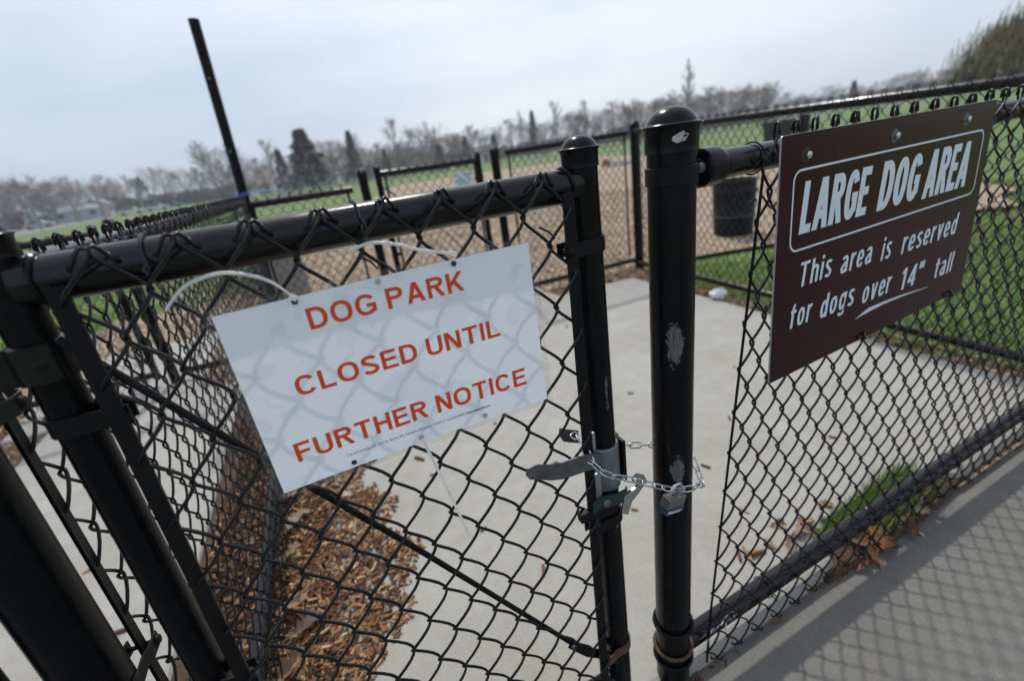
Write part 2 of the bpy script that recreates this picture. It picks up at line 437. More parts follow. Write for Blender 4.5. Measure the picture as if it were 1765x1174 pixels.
tag(bevel_slab('soil_strip', [pl(.56, -.02), pl(.8, -.035), pl(1.05, -.03), pl(1.32, -.015), pl(1.32, .10), pl(1.0, .16), pl(.7, .13), pl(.56, .05)], -0.016, M['soil']), kind='structure')
tag(bevel_slab('soil_strip', [(-3.4, 0.02), (-.7, 0.02), (-.7, 3.1), (-3.4, 3.1)], -0.016, M['soil']), kind='structure')
tag(bevel_slab('concrete_pad', pad, 0.004, M['pad']), kind='structure')
pad2 = [(-2.30, E0), (-1.22, E0), (-1.22, 3.0), (-1.5, 3.05), (-1.55, 4.6), (-2.75, 4.6), (-2.6, 3.0), (-2.34, 3.0)]
tag(bevel_slab('concrete_pad', pad2, 0.004, M['pad']), kind='structure')
# distant road beyond the field
rd = [(-75, 70), (-33, 80), (-40, 178), (-10, 420), (-90, 420), (-120, 160)]
rd = [(-60, 60), (-34, 78), (-44, 185), (-60, 600), (-120, 600), (-62, 150), (-95, 62)]
tag(flat_poly('road', rd, -0.065, M['road']), kind='structure')

# ------------------------------------------------------------------ chain link
WS = 0.0360        # wire to wire spacing
HP = 0.0458        # half pitch
WR = 0.00245       # wire radius with its coating
def wire_points(kind, npitch, style, res):
    A = WS/2 + WR*0.85; d = 0.0060
    ss = (0, .05, .13, .28, .5, .72, .87, .95) if res > 1 else (0, .10, .5, .90)
    pts = []; side = 1 if kind == 'A' else -1      # side: +1 right peak
    z = 0.0
    for h in range(2*npitch):
        x0, x1 = A*side, -A*side
        fr = -1 if x1 > x0 else 1                   # rising to the right: in front
        for s in ss:
            e = .55*s + .45*(.5-.5*math.cos(math.pi*s))
            pts.append(Vector((x0+(x1-x0)*e, fr*d*math.sin(math.pi*s)**0.5 if 0 < s < 1 else 0.0, z+HP*s)))
        z += HP; side = -side
    pts.append(Vector((A*side, 0, z)))
    if res == 1: 
        return pts
    zt = z
    # top: bent over its neighbour
    k = 1 if kind == 'A' else -1
    X = k*A
    f = -1 if kind == 'A' else 1                   # came from front / from behind
    if style == 'fold':                            # gate: ends folded down over the neighbouring strand
        top = [(X-k*.001, f*.003, zt+.003), (X+k*.003, -f*.002, zt+.0055), (X+k*.007, -f*.0055, zt+.001), (X+k*.0125, -f*.007, zt-.008), (X+k*.0165, -f*.0075, zt-.014)]
    else:                                          # hook loops standing above the rail
        top = [(X-k*.0015, f*.004, zt+.005), (X, f*.002, zt+.010), (X+k*.003, -f*.003, zt+.0125), (X+k*.006, -f*.008, zt+.009), (X+k*.0065, -f*.0095, zt+.002), (X+k*.004, -f*.009, zt-.006)]
    pts = pts[:-1] + [Vector(p) for p in top]
    bot = [(X, f*.001, -.004), (X+k*.004, f*.004, -.009), (X+k*.008, f*.006, -.006), (X+k*.009, f*.006, .002)]
    pts = [Vector(p) for p in reversed(bot)] + pts[1:]
    return pts
_wc = {}
def wire_mesh(kind, npitch, style, res):
    key = (kind, npitch, style, res)
    if key not in _wc:
        _wc[key] = MB().tube(wire_points(kind, npitch, style, res), WR if res > 1 else WR*1.02, 6 if res > 1 else 4).mesh('wire', M['wire'], True)
    return _wc[key]
def fabric(parent, x0, count, y, z0, npitch, style='hook', res=2, zslope=0.0, skew=None, first='A'):
    """a sheet of woven wires; x0 = centre of the first wire (local)"""
    e = sub('chain_link_mesh', parent)
    for i in range(count):
        kind = 'AB'[i % 2] if first == 'A' else 'BA'[i % 2]
        x = x0+i*WS
        if skew:
            pts = [Vector((skew(x+p.x, z0+p.z), p.y, p.z)) for p in wire_points(kind, npitch, style, res)]
            me = MB().tube(pts, WR, 6).mesh('wire', M['wire'], True); xx = 0
        else: me = wire_mesh(kind, npitch, style, res); xx = x
        obj('wire', me, e, (xx, y+rnd.uniform(-.0012, .0012), z0+zslope*x+rnd.uniform(-.0015, .0015)))
    return e
def pipe(p, q, r, n=24): return MB().tube([p, q], r, n)
def cap_profile(r, z):      # dome cap with a flared lip; z = lip height
    return [(r*1.03, z-r*1.05), (r*1.085, z-r*1.03), (r*1.075, z-r*.90), (r*1.085, z-r*.30), (r*1.12, z-r*.12), (r*1.205, z-r*.03), (r*1.215, z), (r*1.17, z+r*.05), (r*1.03, z+r*.08), (r*.97, z+r*.20), (r*.85, z+r*.38), (r*.66, z+r*.55), (r*.42, z+r*.655), (r*.18, z+r*.69), (0, z+r*.70)]
def band(parent, cx, cz, r, ear, length, name='tension_band', mat=None, w=0.022, bolt=True, y0=0.0):
    """strap around a round post with two ears reaching along ear (+1/-1 in x) to a carriage bolt"""
    mat = mat or M['bar']; n = 20; pts = []
    R_ = r+.0022
    for i in range(n+1):
        a = math.pi/2 + math.pi*i/n if ear > 0 else math.pi/2 - math.pi*i/n
        pts.append((cx+R_*math.cos(a), y0+R_*math.sin(a), cz))
    e = R_
    ears_b = [(cx+ear*t, y0+e, cz) for t in (0.3*r,)]
    bk = [(cx+ear*length, y0-.012+0.003, cz), (cx+ear*(length*.72), y0-.006, cz), (cx+ear*(r*.75), y0+R_*.92, cz)]
    ft = [(cx+ear*(r*.75), y0-R_*.98, cz), (cx+ear*(length*.6), y0-R_-.004, cz), (cx+ear*length, y0-R_-.005, cz)]
    b = MB(); b.strap(bk+pts+ft, w, .003, (0, 0, 1))
    o = b.build(name, mat, parent)
    if bolt:
        m = MB(); rot = Matrix.Rotation(R(90), 3, 'X')
        hx = cx+ear*(length-.008)
        m.lathe([(.0078, 0), (.0075, .002), (.006, .004), (.003, .0053), (0, .0057)], 14, rot, (hx, y0-R_-.0065, cz))
        m.tube([(hx, y0-R_-.006, cz), (hx, y0-.002, cz)], .0035, 8)
        m.build('bolt', mat, o)
    return o
def tie(parent, x, rail_z, r, y=0.0, zl=-0.03):
    """aluminium tie wire wrapped round a rail and twisted on a strand"""
    pts = []
    for i in range(17):
        a = R(-150+300*i/16); pts.append((x+.003*math.sin(a*.5), y-(r+.003)*math.cos(a+math.pi*0)*1.0, rail_z+(r+.003)*math.sin(a)))
    pts = [(x+.004, y-r-.012, rail_z-r*.2), (x+.003, y-r-.011, rail_z-r*.0)]+[(p[0], p[1], p[2]) for p in [(x, y+(r+.003)*math.cos(R(t)), rail_z+(r+.003)*math.sin(R(t))) for t in range(160, -181, -20)]]+[(x-.002, y-r-.011, rail_z-.006), (x+.002, y-r-.014, rail_z-.010)]
    return MB().tube(pts, .0016, 6).build('wire_tie', M['wire'], parent)

# ------------------------------------------------------------------ the gate (front)
GX, GL, GR = -0.1623, 0.669, 0.0250
GZ = 1.1734
def make_gate(loc, rz, label, mirror=False, detail=True, length=GL, gz=GZ, res=2, r=GR, group=None, style='fold'):
    g = thing('chain_link_gate', loc, label, 'gate', group, rz)
    L = length
    for x in (0, -L):
        sr = r if x == 0 or not detail else .0212
        st = pipe((x, 0, .055), (x, 0, gz+.046), sr).build('gate_stile', M['black_stile'] if (detail and x == 0) else M['black_low'], g)
        MB().lathe(cap_profile(sr, gz+.049), 28, None, (x, 0, 0)).build('post_cap', M['black_cap'], st)
    b = MB().tube([(-L+r*.4, 0, gz), (-r*.4, 0, gz)], r*.98, 28, cap=False)
    tr = b.build('top_rail', M['black'], g)
    if detail:      # weld beads where rail meets stiles
        for x, s in ((0, -1), (-L, 1)):
            m = MB(); pts = [(x+s*(r*1.0+.004*abs(math.sin(a))+.003), r*.98*math.cos(a)*1.04, gz+r*.98*math.sin(a)*1.04) for a in [2*math.pi*i/28 for i in range(28)]]
            m.tube(pts, [.0026+.0014*rnd.random() for _ in range(28)], 7, closed=True).build('weld', M['black_cap'], tr)
    MB().tube([(-L+r*.4, 0, .095), (-r*.4, 0, .095)], r*.98, 24, cap=False).build('bottom_rail', M['black'], g)
    ym = -r-.0075
    # tension bars
    xl, xr = -L+.047, -.047
    for x0, x1 in ((xr+.003, xr-.012), (xl, xl-.004)):
        b = MB(); b.strap([(x0, ym, gz-.006), (x0*.5+x1*.5, ym-.001, .6), (x1, ym, .10)], .018, .0045, (1, 0, 0)); b.build('tension_bar', M['bar'], g)
    cnt = int(round((xr-xl)/WS)); cnt -= 0
    x_first = xr - (cnt-.5)*WS + .002
    fabric(g, x_first, cnt, ym, gz+.020-24*HP, 12, style, res, first='A' if cnt % 2 == 0 else 'B')
    for z, len_ in ((1.085, .056), (.565, .056), (.215, .056)):
        band(g, 0, z, r, -1, len_, mat=M['rust'] if z < .3 and detail else None)
    for z in (1.022, .60, .22):
        band(g, -L, z, .0212 if detail else r, 1, .058)
    # truss rod with its strap end
    b = MB().tube([(-L+.024, -.016, 1.115), (-.36, -.017, .685), (-.112, -.018, .297)], .0048, 8)
    tr_ = b.build('truss_rod', M['bar'], g)
    MB().strap([(-.122, -.022, .312), (-.085, -.023, .262), (-.05, -.020, .228), (-.012, -.026, .190)], .020, .0035, (.6, 0, .8)).build('strap_end', M['bar'], tr_)
    MB().lathe([(.006, 0), (.006, .004), (.003, .006), (0, .006)], 10, Matrix.Rotation(R(90), 3, 'X'), (-.117, -.026, .306)).build('bolt', M['galv_dull'], tr_)
    return g
gate = make_gate((GX, 0, 0), 0.0243, 'black chain link gate chained shut, holding the white laminated notice')
for x, z in ((-.545, GZ), (-.325, GZ)): tie(gate, x, z, GR)
for lx, lz in ((-.327, 1.128), (-.085, 1.118)):      # loose twisted ends
    MB().tube([(lx-.012, -.038, lz+.012), (lx, -.043, lz+.004), (lx+.006, -.046, lz-.006), (lx+.010, -.043, lz+.002)], .0017, 6).build('wire_tie', M['wire'], gate)

# latch on the latch stile (gate coordinates)
lt = sub('gate_latch', gate, (0, 0, 0))
MB().lathe([(GR+.0025, .635), (GR+.0045, .637), (GR+.0045, .723), (GR+.0025, .725)], 28).build('latch_collar', M['collar'], lt)
b = MB(); b.box((GR+.008, -.006, .68), (.006, .030, .088)); b.box((GR+.013, .010, .678), (.004, .012, .092)); b.build('collar_flange', M['bar'], lt)
top_e = [(-.166, .764), (-.150, .765), (-.130, .756), (-.105, .749), (-.080, .748), (-.055, .745), (-.030, .736)]
bot_e = [(-.030, .706), (-.055, .713), (-.080, .715), (-.105, .717), (-.130, .725), (-.152, .737), (-.166, .743), (-.171, .753)]
MB().prism(list(reversed(top_e+bot_e)), -.043, -.040).build('lever', M['galv_dull'], lt)
MB().prism(list(reversed([(-.066, .764), (-.054, .757), (-.030, .745), (-.030, .719), (-.050, .728), (-.062, .735), (-.069, .750)])), .028, .031).build('lever', M['galv_dull'], lt)
b = MB(); b.box((-.045, -.032, .748), (.022, .005, .055)); b.box((-.038, -.033, .662), (.016, .005, .06)); b.build('lever_bracket', M['galv'], lt)
b = MB(); b.strap([(-.052, -.036, .627), (-.03, -.040, .632), (.0, -.041, .626), (.022, -.036, .622), (.030, -.024, .616)], .024, .004, (0, 0, 1)); b.build('green_bracket', M['green_paint'], lt)
MB().lathe([(.0085, 0), (.008, .003), (.006, .0055), (.002, .0065), (0, .0065)], 14, Matrix.Rotation(R(90), 3, 'X'), (-.026, -.0415, .629)).build('bolt', M['galv_dull'], lt)
b = MB()
fk = [(.006, .588), (.020, .578), (.030, .604), (.044, .614), (.066, .634), (.060, .650), (.046, .660), (.034, .652), (.036, .642), (.046, .638), (.040, .630), (.026, .628), (.014, .622)]
b.prism(fk, -.040, -.036); b.build('latch_fork', M['zinc'], lt)
b = MB(); b.strap([(-.068, -.034, .615), (-.03, -.037, .606), (.0, -.036, .603)], .020, .004, (0, 0, 1)); b.box((-.071, -.034, .616), (.016, .014, .018)); b.build('lower_clamp', M['bar'], lt)

# ------------------------------------------------------------------ posts
def round_post(name, loc, r, ztop, label, cat='post', lean=(0, 0), mat=None, cap=True, group=None, n=32, pole=False):
    t = thing(name, (loc[0], loc[1], 0), label, cat, group)
    t.rotation_euler = (lean[0], lean[1], 0)
    pipe((0, 0, -.06), (0, 0, ztop), r, n).build('shaft', mat or M['black_low'], t)
    if cap: MB().lathe(cap_profile(r, ztop+.004), n, None, (0, 0, 0)).build('post_cap', M['black_cap'], t)
    return t
LPR = 0.038
lp = round_post('gate_post', (0, 0), LPR, 1.232, 'thick black steel latch post with scraped paint, padlocked chain around it', mat=M['black_post'], lean=(0, R(0.75)), n=48)
lp.location.x = -0.012
MB().lathe([(LPR+.0015, 1.148), (LPR+.0032, 1.149), (LPR+.0032, 1.176), (LPR+.0015, 1.177)], 40).build('brace_band', M['bar'], lp)
for z, mm in ((.178, 'bar'), (.105, 'rust'), (.072, 'bar')):
    MB().tube([((LPR+.004)*math.cos(a), (LPR+.004)*math.sin(a), z+.004*math.sin(a*1+1)) for a in [2*math.pi*i/36 for i in range(36)]], .0042, 8, closed=True).build('loose_band', M[mm], lp)
# peeled label scrap on the cap
scr = []
for i in range(26):
    a = 2*math.pi*i/26; rr = 1+.55*mnoise.noise(Vector((math.cos(a)*1.7, math.sin(a)*1.7, 4.2)))
    scr.append((math.cos(a)*.0115*rr, math.sin(a)*.0075*rr+.003*math.cos(a)))
b = MB(); vs = []
for u, w in scr:
    th = -math.pi/2-.42+u/(LPR*1.07); vs.append(((LPR*1.088)*math.cos(th), (LPR*1.088)*math.sin(th), 1.217+w))
vs.append(((LPR*1.098)*math.cos(-math.pi/2-.42), (LPR*1.098)*math.sin(-math.pi/2-.42), 1.217))
b.add(vs, [(i, (i+1) % 26, 26) for i in range(26)])
M['peeled'] = simple('peeled_label', (0.42, 0.42, 0.40), 0.8, 0, 0.5, 260)
b.build('label_scrap', M['peeled'], lp, smooth=False)

HX, HY = -0.9605, 0.014
hp = round_post('gate_post', (HX, HY), LPR, 1.232, 'thick black steel hinge post beside the gate, carrying its hinge straps', n=48)
b = MB()
for z in (1.094,):
    b.strap([(.045, -.050, z), (.09, -.046, z), (.124, -.040, z)], .040, .004, (0, 0, 1))
    b.lathe([(LPR+.002, z-.022), (LPR+.006, z-.02), (LPR+.006, z+.02), (LPR+.002, z+.022)], 32)
hh = b.build('hinge_strap', M['black'], hp)
MB().lathe([(.013, 0), (.0125, .004), (.009, .008), (.004, .0105), (0, .011)], 18, Matrix.Rotation(R(90), 3, 'X'), (.132, -.046, 1.094)).build('bolt', M['black_cap'], hh)
b = MB(); b.lathe([(.0225, 1.072), (.0265, 1.074), (.0265, 1.114), (.0225, 1.116)], 28, None, (HX*-1-.8315, -.016-.014+.0, 0)); b.build('hinge_clamp', M['black'], hp)
MB().lathe([(LPR+.002, .29), (LPR+.006, .292), (LPR+.006, .330), (LPR+.002, .332)], 32).build('hinge_strap', M['black'], hp)

# ------------------------------------------------------------------ fences
RR = 0.0238
def fence(A, B, zt, label, zmesh=None, npitch=13, side=-1, res=2, bottom=True, zb=.088, style='hook', group=None, inset=(.05, .05), skew=None, name='chain_link_fence', r=RR, xfirst=None, mat=None, count=None, bars=True, bars_x=None):
    A = Vector((A[0], A[1], 0)); B = Vector((B[0], B[1], 0)); d = B-A; L = d.length
    if not isinstance(zt, tuple): zt = (zt, zt)
    t = thing(name, A, label, 'fence', group, math.atan2(d.y, d.x))
    mt = mat or (M['black'] if res > 1 else M['far_black'])
    MB().tube([(inset[0], 0, zt[0]), (L-inset[1], 0, zt[1])], r, 24 if res > 1 else 12).build('top_rail', mt, t)
    if bottom: MB().tube([(inset[0]*.6, 0, zb), (L-inset[1]*.6, 0, zb)], r, 24 if res > 1 else 12).build('bottom_rail', mt, t)
    y = side*(r+.008)
    x0 = xfirst if xfirst is not None else inset[0]+.03
    cnt = count or int((L-inset[1]-.02-x0)/WS)
    z0 = (zt[0]+.030-2*HP*npitch) if zmesh is None else zmesh
    fabric(t, x0, cnt, y, z0, npitch, style, res, (zt[1]-zt[0])/L, skew)
    if bars:
        for x in (bars_x or (x0-.02, x0+cnt*WS-.016)):
            xx = x if isinstance(x, tuple) else (x, x)
            MB().strap([(xx[0], y, z0+.06), (xx[1], y, zt[0]+.01)], .018, .0045, (1, 0, 0)).build('tension_bar', M['bar'], t)
    return t
# sign panel: its first bar has come loose and slants
PA = (0.0, 0.0); PL = 2.285; PB = pl(PL)
def skew_panel(x, z):
    k = max(0.0, 1-(x-.06)/.62)
    return x + k*k*(.112*max(0, min(1.1, (z-.10)/1.05)))
panel = thing('chain_link_fence', (0, 0, 0), 'black chain link fence panel carrying the brown sign', 'fence', None, PY)
PZ = 1.165
rail = MB().tube([(.085, 0, PZ), (PL-.03, 0, PZ)], RR, 28).build('top_rail', M['black'], panel)
MB().lathe([(.0, 0), (.012, .0), (RR+.002, .001), (RR+.0075, .006), (RR+.008, .035), (RR+.0055, .046), (RR+.0005, .050)], 28, Matrix.Rotation(R(90), 3, 'Y'), (.056, 0, PZ)).build('rail_cup', M['black_cap'], panel)
b = MB(); b.strap([(.036, -.012, PZ+.004), (.058, -.010, PZ+.004), (.072, -.006, PZ+.010)], .022, .003, (0, 0, 1)); b.build('cup_bracket', M['bar'], panel)
MB().lathe([(.0085, 0), (.008, .003), (.006, .0055), (.002, .007), (0, .007)], 14, Matrix.Rotation(R(90), 3, 'X'), (.052, -.014, PZ+.002)).build('bolt', M['galv_dull'], panel)
MB().tube([(.034, 0, .086), (PL-.03, 0, .086)], .0245, 28).build('bottom_rail', M['black'], panel)
pym = -(RR+.010)
pz0 = 1.205-26*HP
bar_x = lambda z: skew_panel(.062, z)
MB().strap([(bar_x(z)-.0, pym-.001, z) for z in (.03, .2, .4, .6, .8, 1.0, 1.14)], .013, .005, (.8, .6, 0)).build('tension_bar', M['bar'], panel)
e = None
fabric(panel, .078, 18, pym, pz0, 13, 'hook', 2, 0, skew_panel)
fabric(panel, .078+18*WS, 42, pym, pz0, 13, 'hook', 2)
for x in (.185, .62, 1.0): tie(panel, x, PZ, RR)
for x in (.30, .75, 1.2): tie(panel, x, .086, .0245)
for (x, z) in ((.128, 1.10), (.185, 1.085), (.175, .90)):   # loose tie ends beside the sign
    MB().tube([(x-.018, pym-.006, z+.020), (x-.006, pym-.010, z+.002), (x+.004, pym-.008, z-.004), (x+.010, pym-.014, z+.006), (x+.018, pym-.010, z+.001)], .0018, 6).build('wire_tie', M['wire'], panel)
b = MB()
for i in range(9):
    x = .05+.011*i; a = rnd.uniform(0, 6.28)
    b.tube([(x, -.03+.01*math.sin(a), .10+.012*math.cos(a)), (x+.012, -.032, .125+.01*math.sin(a*2)), (x+.018, -.03, .10+.01*math.sin(a*3)), (x+.024, -.034, .118)], .0016, 5)
b.build('wire_tie', M['zinc'], panel)

BY = 3.32
lf = fence((HX, HY+.0), (-0.905, BY), 1.163, 'black chain link fence running back from the hinge post along the mulch', side=-1, inset=(.045, .05), res=2)
for x in (.28, .75, 1.5, 2.3): tie(lf, x, 1.163, RR)
for z in (1.03, .62, .2): band(lf, 0.0, z, LPR, 1, .072, y0=0)
rf = fence((PB[0], PB[1]), (2.40, BY), (1.222, 1.268), 'black chain link side fence between the concrete pad and the lawn', side=1, res=2, npitch=13, zb=.05)
bf = fence((1.075, BY), (2.40, BY), (1.243, 1.262), 'black chain link back fence between the inner gate and the corner post', side=-1, res=2, zb=.075)
bl = fence((-0.905, BY), (-0.10, BY), 1.135, 'short black chain link back fence next to the tall leaning pole', side=-1, res=2, zb=.07)
ig = make_gate((0.875, BY, 0), 0.0, 'black inner chain link gate with a small white plaque across the pad', detail=False, length=.82, gz=1.215, res=2, r=.024, style='hook')
bl2 = fence((-0.905, BY), (-1.66, BY+.02), 1.135, 'black chain link back fence of the neighbouring pen', side=1, res=2, zb=.07)
ig2 = make_gate((-1.80, BY+.02, 0), 0.0, 'black inner chain link gate of the neighbouring pen', detail=False, length=.80, gz=1.10, res=2, r=.024, style='hook')
fence((-2.72, BY+.02), (-5.6, BY+.1), 1.10, 'far black chain link fence running on past the neighbouring pen', side=-1, res=1, zb=.07)
og = make_gate((-1.714, -.01, 0), math.pi, 'black chain link gate of the neighbouring pen on the shared hinge post', detail=False, style='fold')
BK = 'capped black posts of the pens'
round_post('fence_post', (1.025, BY), .036, 1.275, 'capped black post where the inner gate latches')
round_post('fence_post', (-0.060, BY), .034, 1.245, 'capped black post where the inner gate hinges')
round_post('fence_post', (2.43, BY), .044, 1.325, 'tall black corner post where back and side fences meet')
round_post('fence_post', (PB[0]+.01, PB[1]), .034, 1.232, 'black corner post joining the sign panel and side fence')
round_post('fence_post', (-1.70, BY+.02), .034, 1.16, 'capped black post hinging the neighbouring inner gate')
round_post('fence_post', (-2.68, BY+.02), .034, 1.16, 'capped black post latching the neighbouring inner gate')
for i, x in enumerate((-4.1, -5.6)):
    round_post('fence_post', (x, BY+.06), .03, 1.12, 'black line post of the far fence past the neighbouring pen', group='line posts of the far fence')
fence((2.43, BY), (2.75, 9.0), (1.25, 1.2), 'black chain link fence dividing the yard from the lawn', side=-1, res=1, zb=.05) if False else None

# tall leaning pole with blue rope
tp = round_post('tall_pole', (-0.928, BY+.10), .033, 2.29, 'tall bare black steel pole with blue rope tied low on it', 'pole', lean=(0, R(1.9)), cap=False)
for z, a in ((1.50, -2.0), (1.95, -1.9)):
    MB().lathe([(.006, 0), (.005, .003), (0, .004)], 10, Matrix.Rotation(R(90), 3, 'X'), (-.003, -.0325, z)).build('screw', M['galv'], tp)
M['rope'] = simple('blue_rope', (0.07, 0.16, 0.30), 0.8, 0, 0.3, 90)
M['rope_pale'] = simple('pale_blue_rope', (0.22, 0.42, 0.52), 0.7, 0, 0.3, 90)
rope = thing('rope', (-0.888, BY+.10, 1.205), 'blue rope tied round the foot of the tall pole', 'rope')
pts = []
for i in range(54):
    a = 2*math.pi*i/18; pts.append((.038*math.cos(a)+.002*math.sin(i), .042*math.sin(a), .045*i/90+.01*math.sin(a+.4)))
MB().tube(pts, .0035, 6).build('coil', M['rope'], rope)
for s, pp in enumerate(([(-.04, -.02, .02), (-.06, -.03, -.02), (-.062, -.035, -.09), (-.058, -.03, -.15)], [(.04, -.02, .01), (.055, -.03, -.03), (.058, -.03, -.10)], [(.04, 0, .02), (.12, .02, .012), (.20, .02, .006), (.26, .0, -.03), (.275, -.01, -.07)])):
    MB().tube(pp, .006, 6).build('loose_end', M['rope_pale'], rope)

# small plaque on the inner gate
pq = thing('plaque', (0.715, BY-.045, 1.09), 'small white plaque with dark print on the inner gate', 'sign')
b = MB(); b.box((0, 0, 0), (.165, .003, .105)); b.build('board', simple('plaque_white', (0.62, 0.66, 0.68), 0.5), pq)
b = MB()
for r_, row in enumerate(((-.06, .02, .055), (-.03, .035), (-.055, -.01, .05), (-.03, .02))):
    for x in row: b.box((x, -.0022, .034-.022*r_), (rnd.uniform(.022, .045), .001, .009))
b.build('print', M['ink_grey'], pq)

# ------------------------------------------------------------------ stroke lettering
class Glyphs:
    """grotesque letters drawn as strokes; t = stroke, all heights relative to cap height 1"""
    def __init__(s, t, tv=None): s.t = t; s.h = t/2
    def A_(s, cx, cy, rx, ry, a0, a1, n=16, p=2.35):
        out = []
        for i in range(n+1):
            a = R(a0+(a1-a0)*i/n); c, d = math.cos(a), math.sin(a)
            out.append((cx+rx*math.copysign(abs(c)**(2/p), c), cy+ry*math.copysign(abs(d)**(2/p), d)))
        return out
    def get(s, ch, W):
        h, t, A = s.h, s.t, s.A_
        L = []   # ('l',p,q) straight clipped, ('c',pts) curve
        def l(*p): L.append(('l', p[0], p[1]))
        def c(p): L.append(('c', p))
        w = W
        if ch == 'D':
            l((h, 0), (h, 1)); c([(t*.9, 1-h)]+A(w*.42, .5, w*.58-h, .5-h, 90, -90)+[(t*.9, h)])
        elif ch == 'O': c(A(w/2, .5, w/2-h, .5-h, 0, 360, 32))
        elif ch == 'G':
            c(A(w/2, .5, w/2-h, .5-h, 32, 308, 28)+[(w-h, .20), (w-h, .50-h+h)])
            c([(w, .46), (w*.54, .46)])
        elif ch == 'C': c(A(w/2, .5, w/2-h, .5-h, 34, 326, 28))
        elif ch == 'P':
            l((h, 0), (h, 1)); c([(t*.9, 1-h)]+A(w*.5, .715, w*.5-h, .285-h, 90, -90, 14)+[(t*.9, .43+h)])
        elif ch == 'R':
            l((h, 0), (h, 1)); c([(t*.9, 1-h)]+A(w*.5, .735, w*.46-h, .265-h, 90, -90, 14)+[(t*.9, .47+h)])
            l((w*.50, .50), (w-h*1.0, 0))
        elif ch == 'A':
            l((h*1.05, 0), (w/2-h*.15, 1)); l((w-h*1.05, 0), (w/2+h*.15, 1)); c([(w*.22, .29), (w*.78, .29)])
        elif ch == 'K':
            l((h, 0), (h, 1)); l((t*.7, .34), (w-h*1.3, 1)); l((w*.40, .60), (w-h*1.2, 0))
        elif ch == 'L': l((h, 0), (h, 1)); c([(t*.9, h), (w, h)])
        elif ch == 'E':
            l((h, 0), (h, 1)); c([(t*.9, h), (w, h)]); c([(t*.9, 1-h), (w*.97, 1-h)]); c([(t*.9, .515), (w*.92, .515)])
        elif ch == 'F':
            l((h, 0), (h, 1)); c([(t*.9, 1-h), (w, 1-h)]); c([(t*.9, .50), (w*.90, .50)])
        elif ch == 'T': l((w/2, 0), (w/2, 1-t*.9)); c([(0, 1-h), (w, 1-h)])
        elif ch == 'H': l((h, 0), (h, 1)); l((w-h, 0), (w-h, 1)); c([(t*.9, .53), (w-t*.9, .53)])
        elif ch == 'I': l((w/2, 0), (w/2, 1))
        elif ch == 'U': c([(h, 1), (h, .42)]+A(w/2, .36, w/2-h, .36-h, 180, 360, 18)+[(w-h, .42), (w-h, 1)])
        elif ch == 'N': l((h, 0), (h, 1)); l((w-h, 0), (w-h, 1)); l((h*1.1, 1), (w-h*1.1, 0))
        elif ch == 'S':
            c(A(w/2, .735, w/2-h*1.1, .265-h, 20, 210, 16, 2.1)+[(w*.5, .515)]+A(w/2, .275, w/2-h, .275-h, 35, -160, 16, 2.1))
        elif ch == '1': l((w-h*1.4, 0), (w-h*1.4, 1)); l((w-h*1.6, .97), (w*.08, .76))
        elif ch == '4': l((w*.72, 0), (w*.72, 1)); c([(0, .27), (w, .27)]); c([(w*.70, .97), (h*.7, .29)])
        elif ch == '"': c([(w*.28, 1), (w*.20, .68)]); c([(w*.82, 1), (w*.74, .68)])
        # lower case, x-height .74
        elif ch == 'h': l((h, 0), (h, 1)); c([(t*.8, .56)]+A(w/2+h*.2, .52, w/2-h*1.2, .22-h, 150, 0, 10)+[(w-h, .5), (w-h, 0)])
        elif ch == 'i': l((w/2, 0), (w/2, .74)); c([(w/2, .86), (w/2, 1)])
        elif ch == 'l': l((w/2, 0), (w/2, 1))
        elif ch == 's': c(A(w/2, .555, w/2-h*1.1, .185-h, 25, 215, 12, 2.1)+[(w*.5, .38)]+A(w/2, .195, w/2-h, .195-h, 40, -155, 12, 2.1))
        elif ch == 'a':
            c(A(w*.48, .53, w*.46-h, .21-h, 160, 10, 12)+[(w-h*1.2, .45), (w-h*1.2, .10), (w-h*.4, h*.6)])
            c([(w-t*.9, .44), (w*.45, .40)]+A(w*.42, .20, w*.42-h, .20-h, 95, 330, 12)+[(w-t*.9, .17)])
        elif ch == 'r': l((h, 0), (h, .74)); c([(t*.8, .50)]+A(w*.95, .45, w*.62, .29-h, 160, 88, 8))
        elif ch == 'e': c([(t*.9, .37), (w-h*1.2, .37)]); c([(w-h, .36), (w-h, .45)]+A(w/2, .42, w/2-h, .32-h, 10, 180, 14)+[(h, .30)]+A(w/2, .30, w/2-h, .30-h, 180, 335, 12))
        elif ch == 'v': l((h*1.1, .74), (w/2-h*.1, 0)); l((w-h*1.1, .74), (w/2+h*.1, 0))
        elif ch == 'd': l((w-h, 0), (w-h, 1)); c(A(w*.47, .37, w*.47-h, .37-h, 25, 335, 22))
        elif ch == 'f': c([(w*.42, 0), (w*.42, .72)]+A(w*.42+w*.36, .80, w*.36, .20-h, 180, 95, 8)); c([(0, .68), (w, .68)])
        elif ch == 'o': c(A(w/2, .37, w/2-h, .37-h, 0, 360, 26))
        elif ch == 'g': c(A(w*.47, .37, w*.47-h, .37-h, 25, 335, 22)); c([(w-h, .74), (w-h, -.08)]+A(w/2, -.06, w/2-h, .20-h, 0, -165, 12))
        elif ch == 't': c([(w*.45, .95), (w*.45, .16)]+A(w*.45+w*.38, .15, w*.38, .15-h, 180, 265, 6)); c([(0, .68), (w*.95, .68)])
        return L
